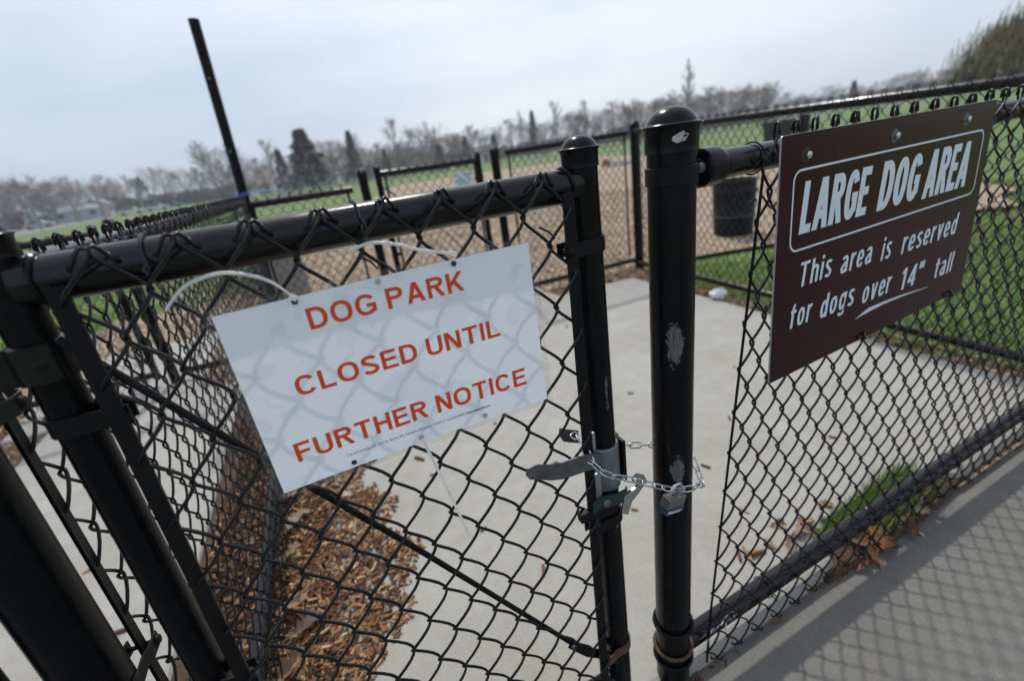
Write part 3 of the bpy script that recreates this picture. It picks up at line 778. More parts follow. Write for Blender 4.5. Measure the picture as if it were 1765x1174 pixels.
def clip_y(poly, y0, y1):
    def cl(pl_, f, inter):
        out = []
        for i in range(len(pl_)):
            a, b_ = pl_[i], pl_[(i+1) % len(pl_)]
            if f(a): out.append(a)
            if f(a) != f(b_): out.append(inter(a, b_))
        return out
    it = lambda Y: (lambda a, b_: (a[0]+(b_[0]-a[0])*(Y-a[1])/(b_[1]-a[1]), Y))
    poly = cl(poly, lambda p: p[1] >= y0-1e-9, it(y0))
    return cl(poly, lambda p: p[1] <= y1+1e-9, it(y1)) if poly else poly
def lettering(b, text, widths, t, x0, z0, H, width_total, shear=0.0, gap=.12, space=.42, ylev=0.0):
    """adds text as flat strokes in the local XZ plane facing -Y, cap height H, stretched to width_total"""
    G = Glyphs(t); x = 0.0; parts = []; lev = 0
    for ch in text:
        if ch == ' ': x += space; continue
        W = widths.get(ch, widths['*'])
        for st in G.get(ch, W):
            if st[0] == 'l':
                p, q = Vector(st[1]), Vector(st[2]); d = (q-p).normalized(); nn = Vector((-d.y, d.x))
                if abs(d.y) > .02:
                    e = d*t*1.2
                    poly = [p-e+nn*G.h, p-e-nn*G.h, q+e-nn*G.h, q+e+nn*G.h]
                    poly = clip_y([tuple(v) for v in poly], min(p.y, q.y), max(p.y, q.y))
                else: poly = [tuple(v) for v in (p+nn*G.h, p-nn*G.h, q-nn*G.h, q+nn*G.h)]
                if len(poly) >= 3: parts.append(([(u+x, w) for u, w in poly], [tuple(range(len(poly)))]))
            else:
                pts = [Vector(p) for p in st[1]]; N = len(pts); closed = (pts[0]-pts[-1]).length < 1e-6
                if closed: pts = pts[:-1]; N -= 1
                vs = []
                for i in range(N):
                    a = pts[i-1] if (i or closed) else None; c = pts[(i+1) % N] if (i < N-1 or closed) else None
                    if a is None: dd = (c-pts[i]).normalized(); m = Vector((-dd.y, dd.x)); k = 1
                    elif c is None: dd = (pts[i]-a).normalized(); m = Vector((-dd.y, dd.x)); k = 1
                    else:
                        d1 = (pts[i]-a).normalized(); d2 = (c-pts[i]).normalized(); m = Vector((-(d1+d2).y, (d1+d2).x)).normalized()
                        k = 1/max(.6, m.dot(Vector((-d1.y, d1.x))))
                    vs += [tuple(pts[i]+m*G.h*k), tuple(pts[i]-m*G.h*k)]
                fs = [(2*i, 2*i+1, (2*i+3) % (2*N), (2*i+2) % (2*N)) for i in range(N if closed else N-1)]
                parts.append(([(u+x, w) for u, w in vs], fs))
        x += W+gap
    tot = x-gap; sx = width_total/(tot*H)
    for i, (vs, fs) in enumerate(parts):
        y = ylev-.00006*(i % 5)
        b.add([(x0+(u*sx+shear*w)*H, y, z0+w*H) for u, w in vs], fs)
    return b

# ------------------------------------------------------------------ paper notice
notice_rot = (Matrix.Rotation(.0042, 3, 'Z') @ Matrix.Rotation(.0309, 3, 'X') @ Matrix.Rotation(-.0191, 3, 'Y')).to_euler()
nt = thing('notice', (-.473, -.0555, .9945), 'white laminated paper notice with red lettering tied to the gate', 'sign', rot=notice_rot)
nt.scale = (.9716, .9716, .9716)
PW, PH = .3866, .2463
def curl(x, z):
    return .0016*math.sin(x*9+.6)*math.cos(z*10) - .0035*(x/.19)**2 - .0015*max(0, z/.12) 
def sheet(w, h, off, nx=40, nz=26, frame=None):
    b = MB(); vs = []; fs = []
    for j in range(nz+1):
        for i in range(nx+1):
            x = -w/2+w*i/nx; z = -h/2+h*j/nz; vs.append((x, curl(x, z)+off, z))
    for j in range(nz):
        for i in range(nx):
            a = j*(nx+1)+i; fs.append((a, a+1, a+nx+2, a+nx+1))
    return b.add(vs, fs)
sheet(PW, PH, 0).build('paper', M['paper'], nt, True)
b = MB()
for (x0, x1, z0, z1) in ((-PW/2-.009, PW/2+.009, PH/2+.0003, PH/2+.008), (-PW/2-.009, PW/2+.009, -PH/2-.008, -PH/2-.0003), (-PW/2-.009, -PW/2-.0003, -PH/2-.0003, PH/2+.0003), (PW/2+.0003, PW/2+.009, -PH/2-.0003, PH/2+.0003)):
    nx_, nz_ = (40, 2) if x1-x0 > .1 else (2, 26); vs = []; fs = []
    for jj in range(nz_+1):
        for ii in range(nx_+1):
            x = x0+(x1-x0)*ii/nx_; z = z0+(z1-z0)*jj/nz_; vs.append((x, curl(x, z)+.0006*math.sin(x*140)*math.sin(z*170), z))
    for jj in range(nz_):
        for ii in range(nx_):
            a_ = jj*(nx_+1)+ii; fs.append((a_, a_+1, a_+nx_+2, a_+nx_+1))
    b.add(vs, fs)
tag(b.build('laminate_rim', M['laminate'], nt, True), kind='stuff')
CW = {'*': .70, 'I': .16, 'L': .58, 'E': .64, 'F': .60, 'T': .66, 'A': .74, 'O': .80, 'G': .78, 'C': .74, 'D': .70, 'N': .68, 'K': .72, 'P': .66, 'R': .70, 'S': .66, 'U': .68, 'H': .68}
for txt, x0, x1, z0, H in (('DOG PARK', -.1010, .0952, .0797, .0268), ('CLOSED UNTIL', -.1385, .1343, .0012, .0262), ('FURTHER NOTICE', -.1642, .1633, -.0865, .0275)):
    b = lettering(MB(), txt, CW, .165, x0, z0, H, x1-x0, 0, .13, .30)
    b.v = [(x, curl(x, z)-.0004+y, z) for x, y, z in b.v]
    b.build('lettering', M['red_ink'], nt, False)
def font_text(body, size, loc, rot, mat, name, parent, offset=0.0, xscale=1.0, shear=0.0):
    c = bpy.data.curves.new(name, 'FONT'); c.body = body; c.size = size; c.offset = offset; c.shear = shear; c.resolution_u = 3
    o = bpy.data.objects.new(name, c); COL.objects.link(o)
    dg = bpy.context.evaluated_depsgraph_get(); me = bpy.data.meshes.new_from_object(o.evaluated_get(dg))
    bpy.data.objects.remove(o); bpy.data.curves.remove(c)
    me.materials.clear(); me.materials.append(mat)
    q = obj(name, me, parent, loc, rot); q.scale = (xscale, 1, 1)
    return q
ft = font_text('City of Kenosha, 625 52nd St, Room 305, Kenosha Wisconsin 53140 | T: 262.653.4000 |', .0056, (-.1085, -.0004, -.1035), (R(90), 0, 0), M['ink_grey'], 'address_line', nt)
w0 = max(v.co.x for v in ft.data.vertices); ft.scale.x = .170/w0
for v in ft.data.vertices: v.co.z = -(curl(-.1085+v.co.x*ft.scale.x, -.1035)-.0003)
ft2 = font_text('www.kenosha.org', .0056, (.0635, -.0004, -.1035), (R(90), 0, 0), M['ink_black'], 'web_line', nt, .0001)
w0 = max(v.co.x for v in ft2.data.vertices); ft2.scale.x = .0385/w0
for v in ft2.data.vertices: v.co.z = -(curl(.0635+v.co.x*ft2.scale.x, -.1035)-.0003)
hole_d, hole_p = simple('dark_hole', (0.035, 0.032, 0.03), 0.9), simple('pale_hole', (0.42, 0.38, 0.33), 0.9)
for x, z, hm in ((-.1083, .1180, hole_d), (.0864, .1180, hole_d), (-.1017, -.1150, hole_d), (-.0116, .1180, hole_p), (-.007, -.1145, hole_p), (.0905, -.1145, hole_p)):
    MB().lathe([(.0, 0), (.0036, 0), (.0036, .0004)], 16, Matrix.Rotation(R(90), 3, 'X'), (x, curl(x, z)-.0016, z)).build('punched_hole', hm, nt)

def zip_tie(pts, label, head, wid=.0038):
    t = thing('zip_tie', pts[0], label, 'zip tie', 'zip ties holding the notice')
    p0 = Vector(pts[0]); q = [Vector(p)-p0 for p in pts]
    # smooth path
    out = []
    for i in range(len(q)-1):
        a = q[max(i-1, 0)]; b_ = q[i]; c = q[i+1]; d = q[min(i+2, len(q)-1)]
        for k in range(5):
            u = k/5; out.append(.5*((2*b_)+(c-a)*u+(2*a-5*b_+4*c-d)*u*u+(3*b_-a-3*c+d)*u**3))
    out.append(q[-1])
    MB().strap(out, wid, .0010, (0, -.35, 1) if abs(out[-1].z-out[0].z) < .06 else (1, -.2, 0)).build('strap', M['white_tie'], t)
    if head:
        h = Matrix.Rotation(head, 3, 'Y'); MB().box(q[0]+Vector((0, -.001, 0)), (.0075, .0055, .006), h).build('head', M['white_tie'], t)
    return t
zip_tie([(-.580, -.072, 1.114), (-.595, -.074, 1.134), (-.614, -.071, 1.146), (-.640, -.064, 1.153), (-.666, -.050, 1.149), (-.684, -.048, 1.142), (-.704, -.050, 1.124)], 'white zip tie arching off the upper corner of the notice to the gate rail', R(40))
zip_tie([(-.393, -.072, 1.125), (-.434, -.073, 1.138), (-.453, -.070, 1.147), (-.482, -.052, 1.153), (-.510, -.049, 1.148)], 'white zip tie across the top edge of the notice above the word park', R(15))
zip_tie([(-.479, -.072, .892), (-.471, -.074, .850), (-.462, -.074, .805), (-.444, -.072, .706)], 'long white zip tie hanging from the bottom edge of the notice', 0)

# ------------------------------------------------------------------ brown sign
SW, SH = .7197, .4257
br = (Matrix.Rotation(.0898, 3, 'Z') @ Matrix.Rotation(-.0128, 3, 'X')).to_euler()
sg = thing('park_sign', (.5112, -.043, .9848), 'brown metal sign with white lettering reserving the area for large dogs', 'sign', rot=br)
rc = .004
ol = arc(SW/2-rc, SH/2-rc, rc, 0, 90, 4)+arc(-SW/2+rc, SH/2-rc, rc, 90, 180, 4)+arc(-SW/2+rc, -SH/2+rc, rc, 180, 270, 4)+arc(SW/2-rc, -SH/2+rc, rc, 270, 360, 4)
MB().prism(list(reversed(ol)), -.0011, .0016).build('plate', M['edge_metal'], sg, smooth=False)
k = .9985
b = MB(); b.add([(x*k, -.0014, z*k) for x, z in ol], [tuple(range(len(ol)))]); b.build('brown_face', M['sign_brown'], sg, smooth=False)
def ring(b, x0, x1, z0, z1, r, t, y):
    o = arc(x1-r, z1-r, r, 0, 90, 8)+arc(x0+r, z1-r, r, 90, 180, 8)+arc(x0+r, z0+r, r, 180, 270, 8)+arc(x1-r, z0+r, r, 270, 360, 8)
    ri = r-t
    i_ = arc(x1-r, z1-r, ri, 0, 90, 8)+arc(x0+r, z1-r, ri, 90, 180, 8)+arc(x0+r, z0+r, ri, 180, 270, 8)+arc(x1-r, z0+r, ri, 270, 360, 8)
    N = len(o)
    b.add([(x, y, z) for x, z in o]+[(x, y, z) for x, z in i_], [(j, (j+1) % N, (j+1) % N+N, j+N) for j in range(N)])
b = MB(); ring(b, -.326, .327, .022, .158, .020, .0036, -.0019); b.build('border_line', M['sign_white'], sg, False)
BW = {'*': .44, 'L': .35, 'E': .37, 'A': .50, 'I': .16}
b = MB()
lettering(b, 'LARGE', BW, .172, -.3030, .0505, .086, .198, .11, .045, .2, -.0019)
lettering(b, 'DOG', BW, .172, -.0680, .0492, .089, .142, .11, .05, .2, -.0019)
lettering(b, 'AREA', BW, .172, .0960, .0455, .093, .181, .11, .045, .2, -.0019)
b.build('heading', M['sign_white'], sg, False)
LW = {'*': .37, 'T': .46, 'i': .12, 'l': .12, 'r': .27, 'f': .28, 't': .28, 's': .35, '1': .24, '4': .40, '"': .26, 'v': .38}
b = MB()
def line(words, z, H, z_end, H1):
    for txt, x0, x1 in words:
        f = (x0+.30)/.60
        lettering(b, txt, LW, .124, x0, z+(z_end-z)*f, H+(H1-H)*f, x1-x0, .13, .115, .2, -.0019)
line((('This', -.295, -.198), ('area', -.168, -.066), ('is', -.030, .004), ('reserved', .046, .272)), -.0455, .045, -.066, .048)
line((('for', -.313, -.250), ('dogs', -.222, -.112), ('over', -.082, .021), ('14"', .062, .150), ('tall', .205, .285)), -.120, .046, -.153, .048)
tag(b.build('small_lettering', M['sign_white'], sg, False), kind='stuff')
sw = [(-.100, -.160), (-.052, -.1475), (.010, -.1485), (.080, -.152), (.188, -.1615), (.190, -.1625), (.080, -.156), (.010, -.1545), (-.045, -.1562)]
b = MB(); b.add([(x, -.0019, z) for x, z in reversed(sw)], [tuple(range(len(sw)))]); b.build('underline', M['sign_white'], sg, False)
M['rust_ring'] = simple('rust_stain', (0.045, 0.022, 0.014), 0.8, 0.0, 0.6, 300)
for i, (x, z) in enumerate(((-.2963, .178), (-.0347, .180), (.2334, .184))):
    ry = Matrix.Rotation(R(90), 3, 'X')
    st = MB().lathe([(0, 0), (.0125, 0), (.0125, .0003), (.010, .0004)], 22, ry, (x, -.0015, z)).build('rust_stain' if i == 0 else 'washer', M['rust_ring'] if i == 0 else M['galv_dull'], sg)
    MB().lathe([(.0065, 0), (.0065, .0045), (.0055, .0058), (0, .0062)], 6, ry, (x+.001, -.0022, z)).build('bolt', M['zinc'], sg, smooth=False)
for x, z in ((-.0663, -.207), (.296, -.206)):
    MB().tube([(x-.006, -.006, z-.008), (x, -.009, z), (x+.006, -.004, z+.006), (x+.002, .006, z-.004)], .0035, 7).build('wire_tie', M['wire'], sg)

# ------------------------------------------------------------------ chain and padlock
def link_mesh(L=.0315, w=.0110, r=.00145):
    pts = []
    for i in range(9): a = math.pi/2 - math.pi*i/8; pts.append((L/2-w/2+w/2*math.cos(a), w/2*math.sin(a), 0))
    for i in range(9): a = -math.pi/2 - math.pi*i/8; pts.append((-L/2+w/2+w/2*math.cos(a), w/2*math.sin(a), 0))
    b = MB().tube(pts, r, 8, closed=True)
    return b.mesh('chain_link', M['zinc'], True)
cpath = [(-.212, .015, .752), (-.217, -.020, .762), (-.212, -.052, .722), (-.190, -.060, .700), (-.150, -.058, .676), (-.105, -.056, .643), (-.062, -.056, .613), (-.040, -.057, .600), (.000, -.055, .588), (.040, -.036, .566), (.062, -.005, .556), (.062, .018, .592), (.044, .044, .612), (.0, .054, .625), (-.06, .052, .648), (-.12, .048, .675), (-.18, .042, .712)]
chain = thing('chain', (-.06, -.056, .613), 'silver twisted link chain looped round gate stile and latch post', 'chain')
lm = link_mesh(); P0 = Vector(chain.location)
def resample(path, step):
    path = [Vector(p) for p in path]; out = [path[0].copy()]; acc = 0
    for a, c in zip(path, path[1:]):
        L = (c-a).length; pos = step-acc
        while pos <= L:
            out.append(a.lerp(c, pos/L)); pos += step
        acc = (acc+L) % step
    return out
rs = resample(cpath, .0262)
for i in range(len(rs)-1):
    d = rs[i+1]-rs[i]; c = (rs[i]+rs[i+1])/2
    q = d.to_track_quat('X', 'Z') @ Quaternion((1, 0, 0), R(90 if i % 2 else 0)+R(25))
    o = obj('chain_link', lm, chain, c-P0); o.rotation_mode = 'QUATERNION'; o.rotation_quaternion = q
pk = thing('padlock', (-.0475, -.062, .612), 'laminated steel padlock with blue base hanging on the chain', 'padlock', rot=(R(8), R(13), R(6)))
pk.scale = (1.0, 1.0, 1.0)
b = MB().tube([(-.0125, 0, -.018), (-.0125, 0, -.004)]+[(.0125*math.cos(R(a)), 0, -.002+.0125*math.sin(R(a))) for a in range(180, -1, -20)]+[(.0125, 0, -.004), (.0125, 0, -.018)], .0031, 12); b.build('shackle', M['zinc'], pk)
M['lam_steel'] = simple('laminated_steel', (0.28, 0.27, 0.255), 0.45, 0.8, 0.35, 260, 0.3, 500)
b = MB()
for i in range(6):
    b.box((0, 0, -.0175-.0042*i), (.0440-.0008*(i % 2), .0190-.0008*(i % 2), .0038))
for sx in (-.0165, 0, .0165): b.box((sx, 0, -.029), (.004, .012, .031))
b.build('laminated_body', M['lam_steel'], pk, smooth=False)
M['lock_blue'] = simple('blue_lock_band', (0.035, 0.06, 0.12), 0.45, 0.2, 0.4, 300)
b = MB(); b.box((0, -.0009, -.0438), (.0446, .0208, .0115)); b.build('base_band', M['lock_blue'], pk, smooth=False)
ft = font_text('Master', .0105, (-.0185, -.0116, -.0475), (R(90), 0, 0), M['sign_white'], 'lettering', pk, .0003)
w0 = max(v.co.x for v in ft.data.vertices); ft.scale.x = .037/w0
b = MB(); b.box((.0, -.0096, -.0385), (.038, .0006, .0012)); b.build('body_line', M['lock_blue'], pk, smooth=False) if False else None

# ------------------------------------------------------------------ chips, leaves, grass
def soup(name, pts_iter, mat, label=None, cat=None, kind='stuff', boxes=True):
    vs, fs, cs = [], [], []
    for V, F, c in pts_iter:
        o = len(vs); vs += V; fs += [tuple(i+o for i in f) for f in F]; cs += [c]*len(V)
    me = bpy.data.meshes.new(name); me.from_pydata(vs, [], fs); me.materials.append(mat)
    ca = me.color_attributes.new('col', 'FLOAT_COLOR', 'POINT')
    ca.data.foreach_set('color', [x for c in cs for x in (c[0], c[1], c[2], 1)])
    o = obj(name, me); tag(o, label, cat, None, kind); return o
BOXF = [(0, 1, 3, 2), (4, 6, 7, 5), (0, 4, 5, 1), (2, 3, 7, 6), (1, 5, 7, 3)]
MUL = [(.22, .09, .034), (.29, .13, .05), (.14, .054, .022), (.07, .03, .016), (.05, .026, .016), (.40, .23, .105), (.20, .105, .05), (.12, .052, .025), (.22, .09, .035), (.30, .17, .085), (.50, .34, .19)]
TAN = [(.48, .35, .235), (.58, .45, .32), (.38, .265, .17), (.26, .165, .10), (.62, .52, .39), (.44, .35, .26)]
def chip(x, y, z, pal, s=1.0, tilt=.35):
    L = rnd.uniform(.014, .045)*s; W = rnd.uniform(.005, .013)*s; T = rnd.uniform(.002, .005)*s
    m = Euler((rnd.gauss(0, tilt), rnd.gauss(0, tilt), rnd.uniform(0, 6.28))).to_matrix()
    tp = rnd.uniform(.4, 1)
    V = []
    for a in (-1, 1):
        for b_ in (-1, 1):
            for c in (-1, 1):
                p = m @ Vector((a*L/2, b_*W/2*(tp if a > 0 else 1), c*T/2)); V.append((p.x+x, p.y+y, p.z+z+T*.6))
    k = rnd.uniform(.7, 1.2); c = rnd.choice(pal)
    return V, BOXF, (c[0]*k, c[1]*k, c[2]*k)
def mulch():
    n_ = 0
    while n_ < 11500:
        y = .08+3.2*rnd.random()**1.5; x = rnd.uniform(-1.35, -.40)
        e = -.60+.17*mnoise.noise(Vector((y*1.7, 2.2, 0)))+.10*mnoise.noise(Vector((y*6, 7.2, 0)))
        if y < .55: e -= (.55-y)*.55
        if y > 1.0: e += (y-1.0)*.10
        lo = -1.16+.06*mnoise.noise(Vector((y*3, 9.2, 0)))
        if x > e+abs(rnd.gauss(0, .012)) or x < lo: continue
        n_ += 1
        edge = min(1, max(0, (e-x)/.15)); onpad = x > -.80 or x < -1.22
        z = (.004 if onpad else -.018)+rnd.random()*.016*edge
        yield chip(x, y, z, MUL, .95)
soup('mulch_bed', mulch(), M['tinted'], 'reddish brown wood chip mulch along the fence beside the pad', 'mulch')
def yard_chips():
    for i in range(15000):
        y = 3.02+7.5*rnd.random()**1.6; x = rnd.uniform(-3.0, 2.4+(y-3)*.8)
        if .08 < x < 1.3 and y < 4.55: continue
        yield chip(x, y, -.026+rnd.random()*.012, TAN if y > 3.6 else TAN+MUL, 1.25+.12*(y-3))
    for i in range(2600):      # along the back edge of the pad and the side fence
        x = rnd.uniform(1.32, 2.4); y = 3.05+rnd.uniform(-.04, .3)**1
        yield chip(x, y, -.022+rnd.random()*.014, MUL+TAN, 1.0)
    for i in range(1500):
        y = rnd.uniform(.2, 3.2); x = rnd.uniform(2.13, 2.36)
        yield chip(x, y, -.024+rnd.random()*.01, MUL+TAN, .9)
    for i in range(260):      # crumbs in the joint at the foot of the pad
        x = rnd.uniform(-.9, 2.3) if i % 3 else rnd.gauss(-.03, .05); o_ = rnd.uniform(-.03, -.008); q = pl(x, o_) if x > 0 else (x, o_)
        yield chip(q[0], q[1], -.049+rnd.random()*.006, MUL[2:4]+MUL[6:7]+MUL[:1], .5)
    for i in range(2500):
        x = rnd.uniform(-3.2, -2.35); y = rnd.uniform(.2, 3.6)
        yield chip(x, y, -.02, MUL+TAN, 1.1)
soup('wood_chips', yard_chips(), M['tinted'], 'pale tan wood chips covering the yard behind the pens', 'wood chips')

# single chips lying on the concrete
sm = []
for k in range(5):
    V, F, c = chip(0, 0, 0, MUL, 1.0, .12)
    me = bpy.data.meshes.new('wood_chip'); me.from_pydata(V, [], F+[(0, 2, 6, 4)]); me.materials.append(simple('chip_wood', c, 0.85)); sm.append(me)
spots = [(-.15, .43, 1.1), (-.35, 1.27, 1.3), (-.33, 1.12, .9), (.41, .16, 1.5), (.44, .155, 1.6), (.39, .175, 1.2), (.62, .55, .9), (.05, 1.35, .8), (.30, 1.7, .9), (.75, 1.2, .9), (.15, .9, .6), (.95, .75, .8), (1.35, 1.1, .8), (.55, .30, .8), (.08, 2.2, .9), (1.0, 2.3, 1.1), (.6, 2.6, 1.2), (1.5, 2.7, 1.2), (-.2, 2.4, 1.2), (.25, .5, .7), (1.15, .42, .8), (-.25, .7, .7), (.85, 1.75, .8), (-1.6, 1.3, 1.3), (-1.45, 1.9, 1.4), (-1.8, 2.3, 1.4), (-1.4, .9, 1.2)]
for i, (x, y, s) in enumerate(spots):
    o = obj('wood_chip', sm[i % 5], None, (x, y, .006), (0, 0, rnd.uniform(0, 6.28))); o.scale = (s*1.05, s*1.3, s*1.4)
    tag(o, 'single brown wood chip lying loose on the concrete pad', 'wood chip', 'loose chips on the pads')

def leaf_mesh(seed, col):
    r_ = random.Random(seed); b = MB(); lobes = []
    N = 9; L = .085
    prof = [.06, .20, .12, .34, .18, .40, .20, .30, .10, .02]
    left = []; mid = []; right = []
    for i, w in enumerate(prof):
        u = i/(len(prof)-1); bend = .016*math.sin(u*3+seed); cup = r_.uniform(.35, .7)
        mid.append((L*(u-.4), bend*.3, .004+.006*math.sin(u*5+seed)))
        left.append((L*(u-.4)+.012*(w > .25), w*L*.85+bend, .004+w*L*cup*.6+r_.uniform(-.003, .006)))
        right.append((L*(u-.4)+.012*(w > .25), -w*L*.85+bend, .004+w*L*cup*.45+r_.uniform(-.003, .006)))
    n_ = len(prof); fs = []
    for i in range(n_-1): fs += [(i, i+1, n_+i+1, n_+i), (n_+i, n_+i+1, 2*n_+i+1, 2*n_+i)]
    b.add(left+mid+right, fs)
    b.tube([(L*-.4, 0, .004), (L*-.62, .004, .006)], .0011, 5)
    nm = NT('dry_leaf_%d' % seed); v = nm.pos(); f = nm.noise(v, 60, 4)
    nm.set(Base_Color=nm.ramp(f, [(.3, tuple(x*.55 for x in col)), (.7, col)]), Roughness=.75)
    return b.mesh('dry_leaf', nm.m, True)
lfm = [leaf_mesh(i, c) for i, c in enumerate([(.30, .13, .05), (.20, .10, .06), (.36, .22, .12), (.12, .07, .05), (.27, .19, .13)])]
def leaf(x, y, z, s, label, group, k=None):
    o = obj('dry_leaf', lfm[k if k is not None else rnd.randrange(5)], None, (x, y, z), (rnd.gauss(0, .35), rnd.gauss(0, .35), rnd.uniform(0, 6.28))); o.scale = (s, s, s)
    tag(o, label, 'leaf', group)
lead = [(.70, .005, 1.25, 0), (.735, .03, 1.1, 0), (.66, .0, .95, 3), (.80, .02, .9, 2), (.85, .0, .9, 1), (.90, .035, .9, 3), (.95, .03, 1.0, 4), (1.0, .04, .9, 1), (1.05, .05, .9, 0), (.76, -.01, .7, 3), (.62, -.02, .7, 1), (.98, .01, .6, 3), (1.12, .05, .7, 3), (.72, .0, 1.0, 3), (.78, .02, .9, 3), (.83, .03, .9, 3), (.88, .015, .8, 1), (.93, .005, .85, 3), (1.03, .02, .8, 3), (1.08, .04, .8, 1), (.68, .03, .8, 1)]
for x, o_, s, k in lead:
    q = pl(x+.06, o_-.030); leaf(q[0], q[1], -.012 if o_ > .01 else -.034, s, 'crumpled dry oak leaf caught under the bottom rail of the sign panel', 'leaves under the sign panel', k)
for x, y, s in ((.55, .12, .8), (.60, .15, .7), (.64, .13, .8), (.67, .17, .7), (.72, .16, .6), (.58, .20, .55), (.78, .19, .6), (.50, .155, .5)):
    leaf(x, y, .008, s, 'small dry leaf scrap on the pad beside the grass tuft', 'leaf scraps on the pad', rnd.choice((0, 2, 4)))
for x, y, s in ((-.93, 1.32, 1.3), (-.90, .95, 1.2), (-.88, .70, 1.3), (-.86, 1.12, 1.5), (-.90, .48, 1.1), (-.80, 1.5, 1.2), (-.92, 1.75, 1.2)):
    leaf(x, y, .014, s, 'pale curled oak leaf lying on the mulch by the fence foot', 'leaves on the mulch', rnd.choice((2, 4, 2)))
o = obj('dry_leaf', lfm[3], None, (-.87, .62, .012), (.2, .1, 1.0)); o.scale = (1.2, 1.2, 1); tag(o, 'dark grey dead leaf lying flat in the mulch', 'leaf')
for x, y, s in ((2.2, .5, 1.1), (2.18, .8, 1.0), (2.22, 1.2, 1.2), (2.2, 1.6, 1), (2.17, 2.2, 1.1), (2.25, 2.6, 1.1), (1.9, 3.1, 1.2), (1.6, 3.12, 1.2)):
    leaf(x, y, -.010, s, 'brown leaf lying at the far edge of the pad under the fence', 'leaves along the pad edge')

def blade(x, y, z, h, lean, wid, col, n=3):
    a = rnd.uniform(0, 6.28); dx, dy = math.cos(a), math.sin(a); ca, sa = math.cos(a+1.57), math.sin(a+1.57)
    V = []; F = []
    for i in range(n+1):
        u = i/n; w = wid*(1-u)**.8/2; o_ = lean*u*u*h; zz = z+h*u*(1-.25*lean*u)
        if i < n: V += [(x+dx*o_+ca*w, y+dy*o_+sa*w, zz), (x+dx*o_-ca*w, y+dy*o_-sa*w, zz)]
        else: V.append((x+dx*o_, y+dy*o_, zz))
    for i in range(n-1): F.append((2*i, 2*i+1, 2*i+3, 2*i+2))
    F.append((2*n-2, 2*n-1, 2*n))
    k = rnd.uniform(.7, 1.3); return V, F, (col[0]*k, col[1]*k, col[2]*k)
nm = NT('grass_blades'); a = nm.n('ShaderNodeVertexColor'); a.layer_name = 'col'
nm.set(Base_Color=a.outputs[0], Roughness=.5, Transmission_Weight=0.0, Subsurface_Weight=0.0)
tl = nm.n('ShaderNodeBsdfTranslucent'); nm.l(a.outputs[0], tl.inputs[0]); ms = nm.n('ShaderNodeMixShader'); ms.inputs[0].default_value = .35
nm.l(nm.b.outputs[0], ms.inputs[1]); nm.l(tl.outputs[0], ms.inputs[2]); nm.l(ms.outputs[0], nm.o.inputs['Surface']); M['blade'] = nm.m
GRS = [(.10, .205, .022), (.13, .25, .030), (.07, .15, .018), (.17, .25, .05)]
def tufts():
    for cx, off, num, hh, sp in ((.66, .075, 200, .045, .035), (.75, .07, 330, .055, .04), (.84, .075, 360, .060, .045), (.93, .085, 330, .065, .045), (1.02, .085, 300, .075, .05), (1.10, .09, 280, .085, .045), (.86, .0, 130, .045, .04), (.95, .005, 160, .05, .04), (1.04, .01, 140, .055, .04), (1.14, .03, 120, .06, .04), (1.25, .05, 60, .04, .06), (1.6, .04, 60, .04, .1)):
        for i in range(num):
            q = pl(cx+rnd.gauss(0, sp), off+rnd.gauss(0, .014)); yield blade(q[0], q[1], -.018, hh*rnd.uniform(.5, 1.25), rnd.uniform(.1, .9), .0035, rnd.choice(GRS))
tag(soup('grass_tuft', tufts(), M['blade'], 'green grass tufts growing under the bottom rail of the sign panel', 'grass'), kind='stuff')
def lawn():
    for i in range(42000):
        x = 2.36+rnd.random()**1.5*6.5; y = rnd.uniform(-1.2, 4.2)
        top = 3.25-(x-2.4)*.25 + .35*mnoise.noise(Vector((x*1.3, 3, 1)))
        if y > top and not (x > 6.4): continue
        pt = mnoise.noise(Vector((x*1.1, y*1.1, 7)))+.5*mnoise.noise(Vector((x*4, y*4, 2)))
        gc = rnd.choice(GRS) if rnd.random() > .10+max(0, pt)*.5 else (.22, .19, .075)
        yield blade(x, y, -.075, rnd.uniform(.03, .075)*(1+.5*pt), rnd.uniform(.2, 1.1), .006+.0006*x, gc, 2)
    for i in range(9000):
        x = rnd.uniform(-7, -1.2); y = rnd.uniform(6.3, 12)
        yield blade(x, y, -.075, rnd.uniform(.05, .10), rnd.uniform(.2, 1), .012, rnd.choice(GRS), 2)
    for i in range(900):
        x = rnd.uniform(2.14, 2.34); y = rnd.uniform(.2, 3.0)
        yield blade(x, y, -.035, rnd.uniform(.02, .06), rnd.uniform(.2, 1.1), .005, rnd.choice(GRS), 2)
soup('lawn_grass', lawn(), M['blade'], 'short green lawn grass beyond the side fence', 'grass')

# ------------------------------------------------------------------ things beyond the pens
M['barrel'] = simple('black_plastic_barrel', (0.007, 0.007, 0.008), 0.5, 0, 0.3, 20)
M['barrel'].node_tree.nodes['Principled BSDF'].inputs['Specular IOR Level'].default_value = 0.2
bn = thing('trash_barrel', (4.165, 3.78, -.07), 'black ribbed plastic trash barrel standing outside the back corner', 'barrel')
bn.scale = (.86, .86, .745)
MB().lathe([(.24, 0), (.25, .03), (.265, .32), (.275, .33), (.275, .36), (.267, .37), (.275, .70), (.285, .71), (.285, .74), (.278, .75), (.275, .86), (.29, .87), (.29, .90), (.27, .90), (.255, .80), (.24, .30)], 36).build('drum', M['barrel'], bn)
MB().tube([(.277*math.cos(a), .272*math.sin(a), .36) for a in [i*2*math.pi/36 for i in range(36)]], .008, 6, closed=True).build('hoop', M['galv_dull'], bn)
M['agg'] = simple('pebbled_concrete', (0.22, 0.20, 0.18), 0.9, 0, 0.5, 60, 0.6, 90)
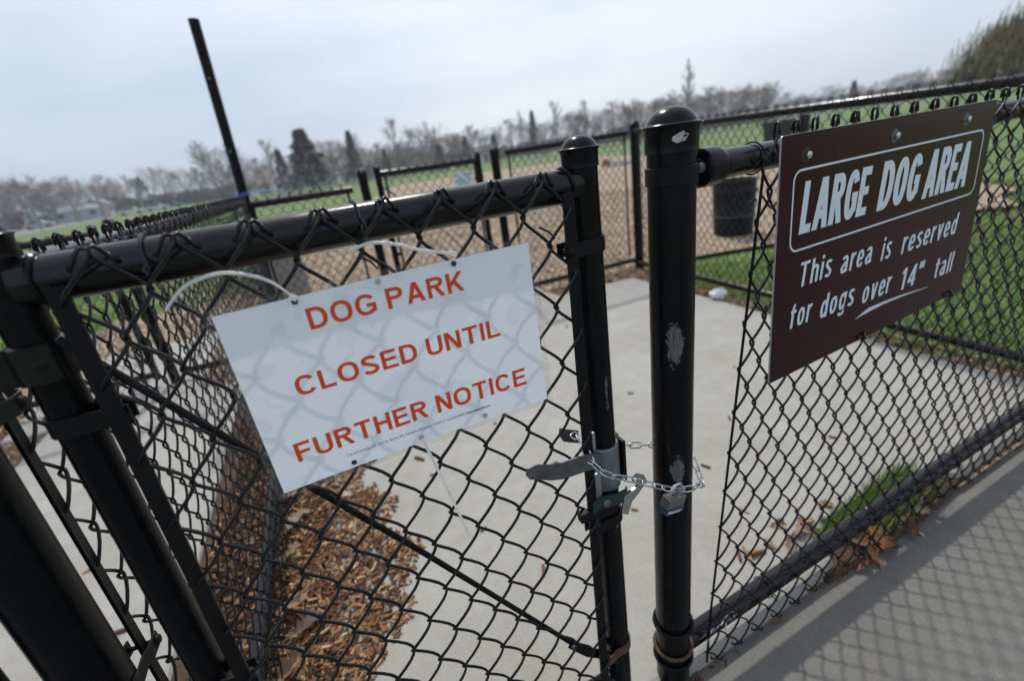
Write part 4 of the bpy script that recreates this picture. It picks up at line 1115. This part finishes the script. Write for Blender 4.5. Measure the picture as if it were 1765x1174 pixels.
jb = thing('litter_bin', (-.93, 5.3, -.02), 'grey pebbled concrete litter bin with a white lid', 'litter bin')
MB().lathe([(.24, 0), (.26, .02), (.26, .56), (.245, .585)], 32).build('drum', M['agg'], jb)
MB().lathe([(.27, .585), (.29, .59), (.29, .655), (.25, .70), (.12, .72), (0, .722)], 32).build('lid', simple('white_lid', (0.62, 0.63, 0.64), 0.5, 0, .1, 20), jb)
MB().lathe([(.2915, .60), (.2925, .60), (.2925, .62), (.2915, .62)], 32).build('red_band', simple('faded_red_band', (0.35, 0.10, 0.06), 0.6), jb)
lt_ = thing('litter', (2.16, 2.02, .0), 'crumpled white plastic litter beside the bottom rail', 'litter')
b = MB(); vs = []; fs = []; nn = 14
for j in range(nn+1):
    for i in range(nn*2):
        th = math.pi*j/nn; ph = math.pi*i/nn; p = Vector((math.sin(th)*math.cos(ph), math.sin(th)*math.sin(ph), math.cos(th)))
        r_ = 1+.45*mnoise.noise(p*2.6+Vector((3, 1, 2)))+.2*mnoise.noise(p*6); vs.append((p.x*.062*r_, p.y*.05*r_, .038+p.z*.038*r_))
for j in range(nn):
    for i in range(nn*2): fs.append((j*nn*2+i, (j+1)*nn*2+i, (j+1)*nn*2+(i+1) % (nn*2), j*nn*2+(i+1) % (nn*2)))
b.add(vs, fs).build('crumple', simple('white_plastic', (0.75, 0.76, 0.78), 0.5), lt_, False)
gb = thing('trash_cart', (13.6, 11.0, -.05), 'dark green wheeled trash cart out on the lawn', 'trash cart', rz=.6)
b = MB(); b.add([(-.26, -.3, .1), (.26, -.3, .1), (.26, .3, .1), (-.26, .3, .1), (-.34, -.4, 1.05), (.34, -.4, 1.05), (.34, .4, 1.05), (-.34, .4, 1.05)], [(0, 1, 5, 4), (1, 2, 6, 5), (2, 3, 7, 6), (3, 0, 4, 7), (4, 5, 6, 7), (3, 2, 1, 0)]); b.build('body', M['green_paint'], gb, False)
b = MB(); b.box((0, 0, 1.09), (.72, .86, .07)); b.box((0, .45, 1.05), (.6, .06, .05)); b.build('lid', simple('black_lid', (.02, .022, .022), .5), gb, False)
for s in (-1, 1): MB().lathe([(.0, -.03), (.12, -.03), (.13, 0), (.12, .03), (0, .03)], 18, Matrix.Rotation(R(90), 3, 'Y'), (s*.30, .30, .12)).build('wheel', M['barrel'], gb)
dp = round_post('bollard', (14.6, 10.9), .16, 1.15, 'thick dark post standing beside the green trash cart', 'post', cap=False, mat=M['far_black'], n=16)
pb = thing('plank', (14.6, 20.3, -.03), 'pale weathered plank with red end lying on the chips', 'plank', rz=-.5)
b = MB(); b.box((0, 0, .12), (1.5, .22, .22)); b.build('board', simple('pale_board', (.55, .53, .50), .8), pb, False)
b = MB(); b.box((-.95, .05, .2), (.38, .23, .3)); b.build('red_end', simple('red_end_paint', (.30, .12, .09), .7), pb, False)

# ------------------------------------------------------------------ trees
def bare_tree(seed, H, Rc=.33, lo=.22, rise=.75, stems=1, n1=26, peak=.45):
    """leafless tree: leader(s), limbs whose reach follows a crown shape, twigs down to thin slivers"""
    r_ = random.Random(seed); T = MB(); C = MB(); Rc *= H
    def path(p, d, L, k, wob, upk):
        pts = [p.copy()]
        for i in range(k):
            d = (d+Vector((r_.gauss(0, wob), r_.gauss(0, wob), r_.gauss(upk, wob*.5)))).normalized(); p = p+d*(L/k); pts.append(p.copy())
        return pts
    def sliver(p, d, L, w):
        o = Quaternion(d, r_.uniform(0, 6.28)) @ d.orthogonal().normalized()*w
        C.add([p-o, p+o, p+d*L], [(0, 1, 2)])
    def off(d, k):
        o = Quaternion(d, r_.uniform(0, 6.28)) @ d.orthogonal().normalized(); return (d+o*k).normalized()
    for st in range(stems):
        a0 = 2*math.pi*st/stems+r_.uniform(0, 1); lean = 0 if stems == 1 else r_.uniform(.18, .42)
        tr = path(Vector((0, 0, -.3)), Vector((lean*math.cos(a0), lean*math.sin(a0), 1)).normalized(), H*(.93 if stems == 1 else r_.uniform(.8, .98)), 9, .045, .02)
        r0 = H*.017/(stems**.4); T.tube(tr, [r0*(1-.93*(i/9)**.8) for i in range(10)], 6, cap=False)
        m = n1 if stems == 1 else int(n1*.62)
        for b_ in range(m):
            u = lo+(1-lo)*(b_+r_.random())/m; f = u*9; i = min(8, int(f)); p = tr[i].lerp(tr[i+1], f-i)
            v_ = (u-lo)/(1-lo); shape = (max(.12, math.sin(math.pi*min(1, max(0, (.18+.82*(v_/(2*peak) if v_ < peak else .5+.5*(v_-peak)/(1-peak)))))))) 
            L = Rc*shape*r_.uniform(.7, 1.15)/(stems**.25); a = r_.uniform(0, 6.28); e = rise*(.7+.7*v_)
            l1 = path(p, Vector((math.cos(a), math.sin(a), e)).normalized(), L*1.15, 4, .13, .10)
            rb = max(H*.0022, r0*.42*(1-.75*v_)); C.tube(l1, [rb, rb*.75, rb*.5, rb*.35, rb*.15], 3, cap=False)
            for s2 in range(8):
                w_ = r_.uniform(.15, 1); g = w_*4; k = min(3, int(g)); q = l1[k].lerp(l1[k+1], g-k); d2 = off((l1[k+1]-l1[k]).normalized(), r_.uniform(.5, 1.0)); d2.z += .18; d2.normalize()
                L2 = L*r_.uniform(.28, .50)*(1.1-.5*w_)+H*.02; l2 = path(q, d2, L2, 2, .15, .06); C.tube(l2, [H*.0017, H*.0012, H*.0006], 3, cap=False)
                for s3 in range(6):
                    q3 = l2[0].lerp(l2[1], r_.random()) if r_.random() < .4 else l2[1].lerp(l2[2], r_.random()); d3 = off((l2[2]-l2[0]).normalized(), r_.uniform(.4, 1)); L3 = L2*r_.uniform(.35, .7)
                    sliver(q3, d3, L3, H*.0009)
                    for s4 in range(2): sliver(q3+d3*L3*r_.uniform(.2, .8), off(d3, r_.uniform(.4, .9)), L3*.55, H*.0007)
    zmax = max(v[2] for v in C.v); s = H/zmax
    for m in (T, C): m.v = [(x*s, y*s, z*s) for x, y, z in m.v]
    return T, C
def conifer(seed, H, Rm, n_=1500):
    r_ = random.Random(seed); T = MB().tube([(0, 0, -.3), (0, 0, H*.95)], [H*.018, H*.003], 6); C = MB()
    for i in range(n_):
        u = r_.random()**.75; z = H*(.06+.94*u); R0 = Rm*(1-u)**.85*(1+.22*math.sin(u*34+seed))+.04*Rm
        a = r_.uniform(0, 6.28); rr = R0*r_.uniform(.35, 1.05); p = Vector((rr*math.cos(a), rr*math.sin(a), z-.12*rr))
        s = H*r_.uniform(.022, .05); d = Vector((math.cos(a)*1.0, math.sin(a)*1.0, -.25+r_.gauss(0, .3))).normalized(); w = Vector((-math.sin(a), math.cos(a), r_.gauss(0, .5))).normalized()
        C.add([p-w*s*.55, p+w*s*.55, p+d*s*1.5], [(0, 1, 2)])
    return T, C
def willow_tree(H, Rm, seed=3):
    r_ = random.Random(seed); T = MB().tube([(0, 0, -.3), (.1, 0, H*.25), (0, .1, H*.5)], [H*.05, H*.04, H*.025], 8); C = MB()
    for j in range(230):
        a = r_.uniform(0, 6.28); u = r_.random()**.45; rr = Rm*u*r_.uniform(.85, 1.08); zt = H*(1-.50*u**2.2)*r_.uniform(.80, 1.05)
        tip = Vector((rr*math.cos(a), rr*math.sin(a), zt))
        if j % 6 == 0: T.tube([(0, 0, H*.4), (rr*.4*math.cos(a), rr*.4*math.sin(a), zt*.8), tuple(tip)], [H*.018, H*.010, H*.003], 5)
        for i in range(r_.randint(16, 34)):
            p = tip+Vector((r_.gauss(0, .075), r_.gauss(0, .075), r_.gauss(0, .045)))*H; L = H*r_.uniform(.06, .34); k = r_.uniform(-.01, .06)*H; b_ = a+r_.gauss(0, .7)
            w = Vector((-math.sin(b_), math.cos(b_), 0))*H*.0030
            q1 = p+Vector((math.cos(b_)*k, math.sin(b_)*k, -L*.35)); q2 = q1+Vector((math.cos(b_)*k*.3+r_.gauss(0, .01)*H, math.sin(b_)*k*.3, -L*.65))
            C.add([p-w, p+w, q1+w, q1-w, q2], [(0, 1, 2, 3), (3, 2, 4)])
    return T, C
VAR = {}
def variant(key, f, tm, cm):
    T, C = f; VAR[key] = (T.mesh('trunk', M['bark'], False), C.mesh('crown', M[cm], False))
variant('broad', bare_tree(1, 10, .42, .24, .7, 1, 30), 0, 'twig'); variant('tall', bare_tree(2, 12, .24, .22, 1.1, 1, 30, .6), 0, 'twig'); variant('round', bare_tree(5, 9, .46, .20, .6, 3, 34, .55), 0, 'twig')
variant('fan', bare_tree(9, 10, .34, .25, .95, 5, 30, .7), 0, 'twig'); variant('red', bare_tree(12, 8, .45, .12, .7, 4, 34, .5), 0, 'twig_red'); variant('slim', bare_tree(15, 13, .15, .25, 1.2, 1, 30, .4), 0, 'twig')
variant('spruce', conifer(1, 11, 2.9, 2600), 0, 'needle'); variant('narrow', conifer(2, 11, 1.5, 1100), 0, 'needle'); variant('bushy', conifer(4, 6, 2.6), 0, 'needle')
variant('willow', willow_tree(10, 6.5), 0, 'willow')
VH = dict(broad=10, tall=12, round=9, fan=10, red=8, slim=13, spruce=11, narrow=11, bushy=6, willow=10)
def tree(kind, az, dist, slope, wf, label, group=None, nm='bare_tree', seed=0):
    """az in degrees clockwise from +Y seen from the gate; slope = rise of the tree top per metre of distance"""
    if az < -9: dist *= 2.2
    x = CAM.x+dist*math.sin(R(az)); y = CAM.y+dist*math.cos(R(az)); H = CAM.z+slope*dist+.05
    t = thing(nm, (x, y, -.05), label, 'tree', group, rz=(az*37+seed) % 6.28)
    k = H/VH[kind]; t.scale = (k*wf, k*wf, k)
    obj('trunk', VAR[kind][0], t); obj('crown', VAR[kind][1], t)
    return t
LB = 'bare grey trees in the far tree line'
def far(kind, az, dist, slope, wf, seed=0): tree(kind, az, dist, slope, wf, 'bare leafless tree in the far row beyond the field', LB, seed=seed)
tree('broad', -22.5, 60, .083, 1.25, 'large dark bare tree at the road end of the field')
tree('round', -17.9, 75, .060, 1.2, 'round bare tree behind the utility poles')
tree('red', -15.0, 70, .058, 1.15, 'dense reddish brown bare tree behind the parked cars', nm='bare_tree')
tree('bushy', -12.8, 74, .045, .75, 'small dark green conifer beside the parked cars', nm='conifer_tree')
tree('fan', -6.4, 85, .092, 1.35, 'wide fan shaped bare tree behind the tall black pole')
tree('tall', -1.5, 90, .085, 1.0, 'tall pale bare tree beside the big spruce')
tree('narrow', -0.6, 88, .062, 1.3, 'thin dark conifer beside the big spruce', nm='conifer_tree')
tree('spruce', 1.9, 84, .090, 1.5, 'big dark green spruce, the tallest conifer in the row', nm='conifer_tree')
tree('narrow', 6.6, 88, .079, 1.15, 'narrow dark conifer standing between spruce and brick house', nm='conifer_tree')
tree('tall', 11.0, 92, .095, 1.05, 'tall forked bare tree rising behind the brick house')
tree('round', 14.5, 88, .081, 1.2, 'dense round crowned bare tree behind the brick house')
tree('bushy', 9.8, 72, .040, .55, 'small conifer at one end of the brick house', nm='conifer_tree')
tree('bushy', 15.7, 72, .037, .55, 'small conifer at the other end of the brick house', nm='conifer_tree')
tree('bushy', 18.6, 78, .044, .6, 'short dark conifer standing next to the low white house', nm='conifer_tree')
tree('bushy', 21.8, 78, .041, .7, 'short bushy conifer standing by itself before the far row', nm='conifer_tree')
tree('narrow', 26.2, 95, .070, .9, 'slim pointed conifer between two tall bare trees', nm='conifer_tree')
tree('slim', 24.8, 95, .077, .9, 'slender bare tree beside the slim pointed conifer')
tree('tall', 28.7, 95, .085, .85, 'tall bushy topped bare tree past the slim pointed conifer')
tree('tall', 31.7, 95, .078, .8, 'tall narrow bare tree just past the bushy topped one')
tree('slim', 42.1, 60, .114, .9, 'lone slender bare tree rising well above the row')
tree('spruce', 56.3, 150, .034, 1.0, 'dark conifer in the most distant, haziest stretch of trees', nm='conifer_tree')
tree('willow', 67.6, 34, .090, 1.0, 'big olive willow with drooping shoots at the lawn edge', nm='willow_tree')
g_ = random.Random(21)
for az in [-21.5, -18.2, -15.5, -12.2, -8.4, -5.4, -2.2, 2.4, 3.6, 6.0, 9.4, 10.2, 11.8, 15.2, 18.0, 21.2, 25.4, 26.8, 29.5, 31.0, 32.4, 33.8, 37.6, 40.4, 42.7, 44.1, 46.5, 48.8, -20.2, -19, -16.3, -13.9, -11.4, -10.2, -9, -7.8, -4.6, -3, .6, 3.0, 4.2, 5.3, 7.7, 8.8, 12.6, 13.4, 16.4, 17.4, 19.5, 20.6, 22.8, 23.8, 27.4, 30.2, 33.0, 34.7, 35.8, 36.8, 38.5, 39.8, 41.0, 43.4, 44.8, 45.9, 47.1, 48.2, 49.3]:
    d_ = g_.uniform(92, 118); base = .052+g_.uniform(-.010, .014)
    if 34 < az < 50: base = .062+g_.uniform(-.012, .008)
    if 4 < az < 6: base = .075
    far(g_.choice(('broad', 'round', 'fan', 'tall', 'red')) if az > -14 else g_.choice(('broad', 'round', 'red')), az, d_, base, g_.uniform(1.1, 1.6), seed=g_.uniform(0, 6))
for az in [-26, -29, -33, -37, -41, -46, -52, -24.6, -23.4, -21.9, -20.9, -19.6, 50.3, 51.4, 52.6, 54.1, 55.0, 57.2, 58.3, 59.4, 60.6, 61.8, 63, 64.5, 68, 72]:
    base = .028+g_.uniform(-.006, .012) if az > 0 else .066
    far(g_.choice(('broad', 'round', 'fan')), az, g_.uniform(170, 215) if az > 0 else 70, base, g_.uniform(1.2, 2.0), seed=g_.uniform(0, 6))
# undergrowth / hedges closing the base of the row
def hedge():
    r_ = random.Random(31)
    for i in range(26000):
        az = r_.uniform(-80, 95); d_ = r_.uniform(185, 215) if az < 50 else r_.uniform(225, 260); h = d_*(.012+.009*mnoise.noise(Vector((az*.35, 1, 5)))+.005*mnoise.noise(Vector((az*1.6, 4, 5))))+.5
        x = CAM.x+d_*math.sin(R(az)); y = CAM.y+d_*math.cos(R(az)); z = r_.random()*h
        s = d_*.006; a = r_.uniform(0, 6.28); w = Vector((math.cos(a), math.sin(a), r_.gauss(0, .4)))*s; u_ = Vector((r_.gauss(0, .4), r_.gauss(0, .4), 1))*s*1.4
        p = Vector((x, y, z)); k = r_.uniform(.7, 1.2); c = r_.choice(((.13, .105, .09), (.11, .10, .09), (.09, .10, .075), (.14, .11, .095)))
        yield [tuple(p-w), tuple(p+w), tuple(p+u_)], [(0, 1, 2)], (c[0]*k, c[1]*k, c[2]*k)
soup('undergrowth', hedge(), M['tinted'], 'brown undergrowth filling the foot of the far tree line', 'undergrowth')

# ------------------------------------------------------------------ far houses, cars, poles
def house(az, dist, w, d, h, roofh, wall, roof, label, rz=0.0, lower=None):
    x = CAM.x+dist*math.sin(R(az)); y = CAM.y+dist*math.cos(R(az))
    t = thing('house', (x, y, -.05), label, 'house', rz=-R(az)+rz)
    b = MB(); b.box((0, 0, h/2), (w, d, h)); b.add([(-w/2, -d/2, h), (-w/2, d/2, h), (-w/2, 0, h+roofh*.9), (w/2, -d/2, h), (w/2, d/2, h), (w/2, 0, h+roofh*.9)], [(0, 1, 2), (5, 4, 3)])
    b.build('wall', simple('house_wall', wall, .8, 0, .1, 1), t, False)
    if lower: b = MB(); b.box((0, -.02, h*.24), (w+.06, d+.06, h*.48)); b.build('brick_base', simple('brick_base', lower, .9, 0, .25, 4), t, False)
    e = .4; b = MB(); b.add([(-w/2-e, -d/2-e, h-.15), (w/2+e, -d/2-e, h-.15), (w/2+e, 0, h+roofh), (-w/2-e, 0, h+roofh), (-w/2-e, d/2+e, h-.15), (w/2+e, d/2+e, h-.15), (-w/2-e, -d/2-e, h-.03), (w/2+e, -d/2-e, h-.03), (w/2+e, 0, h+roofh+.15), (-w/2-e, 0, h+roofh+.15), (-w/2-e, d/2+e, h-.03), (w/2+e, d/2+e, h-.03)], [(6, 7, 8, 9), (9, 8, 11, 10), (1, 0, 3, 2), (2, 3, 4, 5), (0, 1, 7, 6), (5, 4, 10, 11), (1, 2, 8, 7), (2, 5, 11, 8), (3, 0, 6, 9), (4, 3, 9, 10)])
    b.build('roof', simple('house_roof', roof, .9, 0, .2, 2), t, False)
    nwin = max(2, int(w/3.2))
    for i in range(nwin):
        xx = -w/2+(i+.5)*w/nwin
        if i == nwin//2:
            b = MB(); b.box((xx, -d/2-.05, 1.05), (1.0, .1, 2.1)); b.build('door', simple('house_door', (.12, .09, .08), .6), t, False)
        else:
            b = MB(); b.box((xx, -d/2-.04, h*.62), (1.5, .08, 1.2)); wn_ = b.build('window', simple('window_frame', (.6, .6, .6), .6), t, False)
            b = MB(); b.box((xx, -d/2-.09, h*.62), (1.3, .04, 1.0)); b.build('pane', simple('window_pane', (.03, .04, .05), .1), wn_, False)
    return t
house(13.2, 125, 12, 7, 4.2, 1.4, (.42, .38, .30), (.13, .135, .15), 'two storey house with brick lower floor and grey roof', .15, (.16, .075, .055))
house(9.6, 130, 7, 6, 3.0, 1.3, (.40, .39, .36), (.12, .12, .13), 'pale bungalow beside the brick house', .1)
house(-3.6, 150, 9, 7, 2.6, 1.3, (.60, .62, .63), (.30, .30, .31), 'white house behind the tall black pole', .2)
house(-.4, 160, 9, 7, 2.6, 1.1, (.62, .64, .65), (.32, .32, .33), 'low white house next to the big spruce', -.1)
house(4.8, 160, 14, 7, 2.5, 1.1, (.60, .62, .64), (.32, .32, .33), 'long low white house past the big spruce', 0)
house(19.8, 150, 9, 6, 3.0, 1.3, (.52, .52, .50), (.14, .14, .15), 'low white house beside the short dark conifer', 0)
house(-18.9, 165, 13, 7, 2.6, 1.5, (.40, .46, .52), (.28, .32, .36), 'blue grey house behind the utility poles', .3)
house(-16.4, 170, 7, 6, 3.2, 1.5, (.56, .55, .52), (.25, .23, .22), 'small white gabled house between the utility poles', 1.3)
house(53.5, 230, 26, 10, 3.6, 1.6, (.45, .45, .46), (.15, .16, .17), 'long pale building in the distant tree line', 0)

def car(az, dist, col, label):
    x = CAM.x+dist*math.sin(R(az)); y = CAM.y+dist*math.cos(R(az))
    t = thing('parked_car', (x, y, -.04), label, 'car', rz=.05)
    side = [(-2.2, .35), (2.2, .35), (2.25, .70), (2.05, .88), (1.15, .96), (.55, 1.42), (-1.05, 1.45), (-1.75, .98), (-2.2, .92)]
    MB().prism(side, -.85, .85).build('body', simple('car_paint', col, .3), t, False)
    for q in (((.95, .98), (.50, 1.36), (-.10, 1.38), (-.10, .98)), ((-.22, .98), (-.22, 1.38), (-.98, 1.38), (-1.45, 1.0))):
        MB().prism(list(q), -.87, -.85).build('window', simple('car_glass', (.02, .025, .03), .1), t, False)
    for wx in (-1.4, 1.4):
        for wy in (-.80, .80):
            w_ = MB().lathe([(0, -.1), (.30, -.1), (.34, -.06), (.34, .06), (.30, .1), (0, .1)], 18, Matrix.Rotation(R(90), 3, 'X'), (wx, wy, .34)).build('wheel', M['barrel'], t)
for a_, d_, c_x, lb in ((-14.2, 135, (.62, .63, .64), 'white parked car nearest the utility poles'.replace('nearest', 'beside')), (-12.2, 140, (.55, .58, .62), 'silver parked car by the small conifer'), (-11.0, 145, (.10, .12, .16), 'dark parked car by the small conifer'), (16.9, 120, (.60, .60, .62), 'white parked car in front of the brick house'), (-20.6, 130, (.35, .38, .42), 'grey parked car under the large bare tree')):
    car(a_, d_, c_x, lb)
M['pole_wood'] = simple('weathered_pole', (0.27, 0.25, 0.22), .9, 0, .2, 2)
PP = []
for a_, s_p, d_ in ((-20.6, .045, 115), (-18.0, .036, 140), (-16.2, .041, 142), (-13.2, .044, 160)):
    x = CAM.x+d_*math.sin(R(a_)); y = CAM.y+d_*math.cos(R(a_)); H = CAM.z+s_p*d_
    t = thing('utility_pole', (x, y, -.05), 'weathered wooden utility pole with crossarm along the road', 'utility pole', 'utility poles along the road')
    MB().tube([(0, 0, 0), (0, 0, H)], [.30, .24], 10).build('pole', M['pole_wood'], t)
    b = MB(); b.box((0, 0, H-.35), (1.6, .12, .12)); b.build('crossarm', M['pole_wood'], t, False)
    PP.append(Vector((x, y, H-.35)))
for s in (-.6, .6):
    pts = []
    for a, c in zip(PP, PP[1:]):
        for i in range(9):
            u = i/8; p = a.lerp(c, u); pts.append((p.x+s, p.y, p.z+.05-.25*math.sin(math.pi*u)))
    o = MB().tube(pts, .018, 4).build('power_line', simple('line_grey', (.2, .2, .2), .6)); tag(o, 'thin power line strung between the utility poles', 'power line', 'power lines')

# ------------------------------------------------------------------ the air
nm = NT('hazy_air'); nm.t.nodes.remove(nm.b)
pv = nm.n('ShaderNodeVolumePrincipled'); pv.inputs['Color'].default_value = (0.86, 0.91, 1.0, 1); pv.inputs['Density'].default_value = 0.0009; pv.inputs['Anisotropy'].default_value = 0.3
nm.l(pv.outputs[0], nm.o.inputs['Volume'])
b = MB(); b.box((40, 130, 14), (840, 700, 31)); tag(b.build('haze', nm.m, smooth=False), 'thin pale spring haze hanging over the whole park', 'haze', kind='stuff')
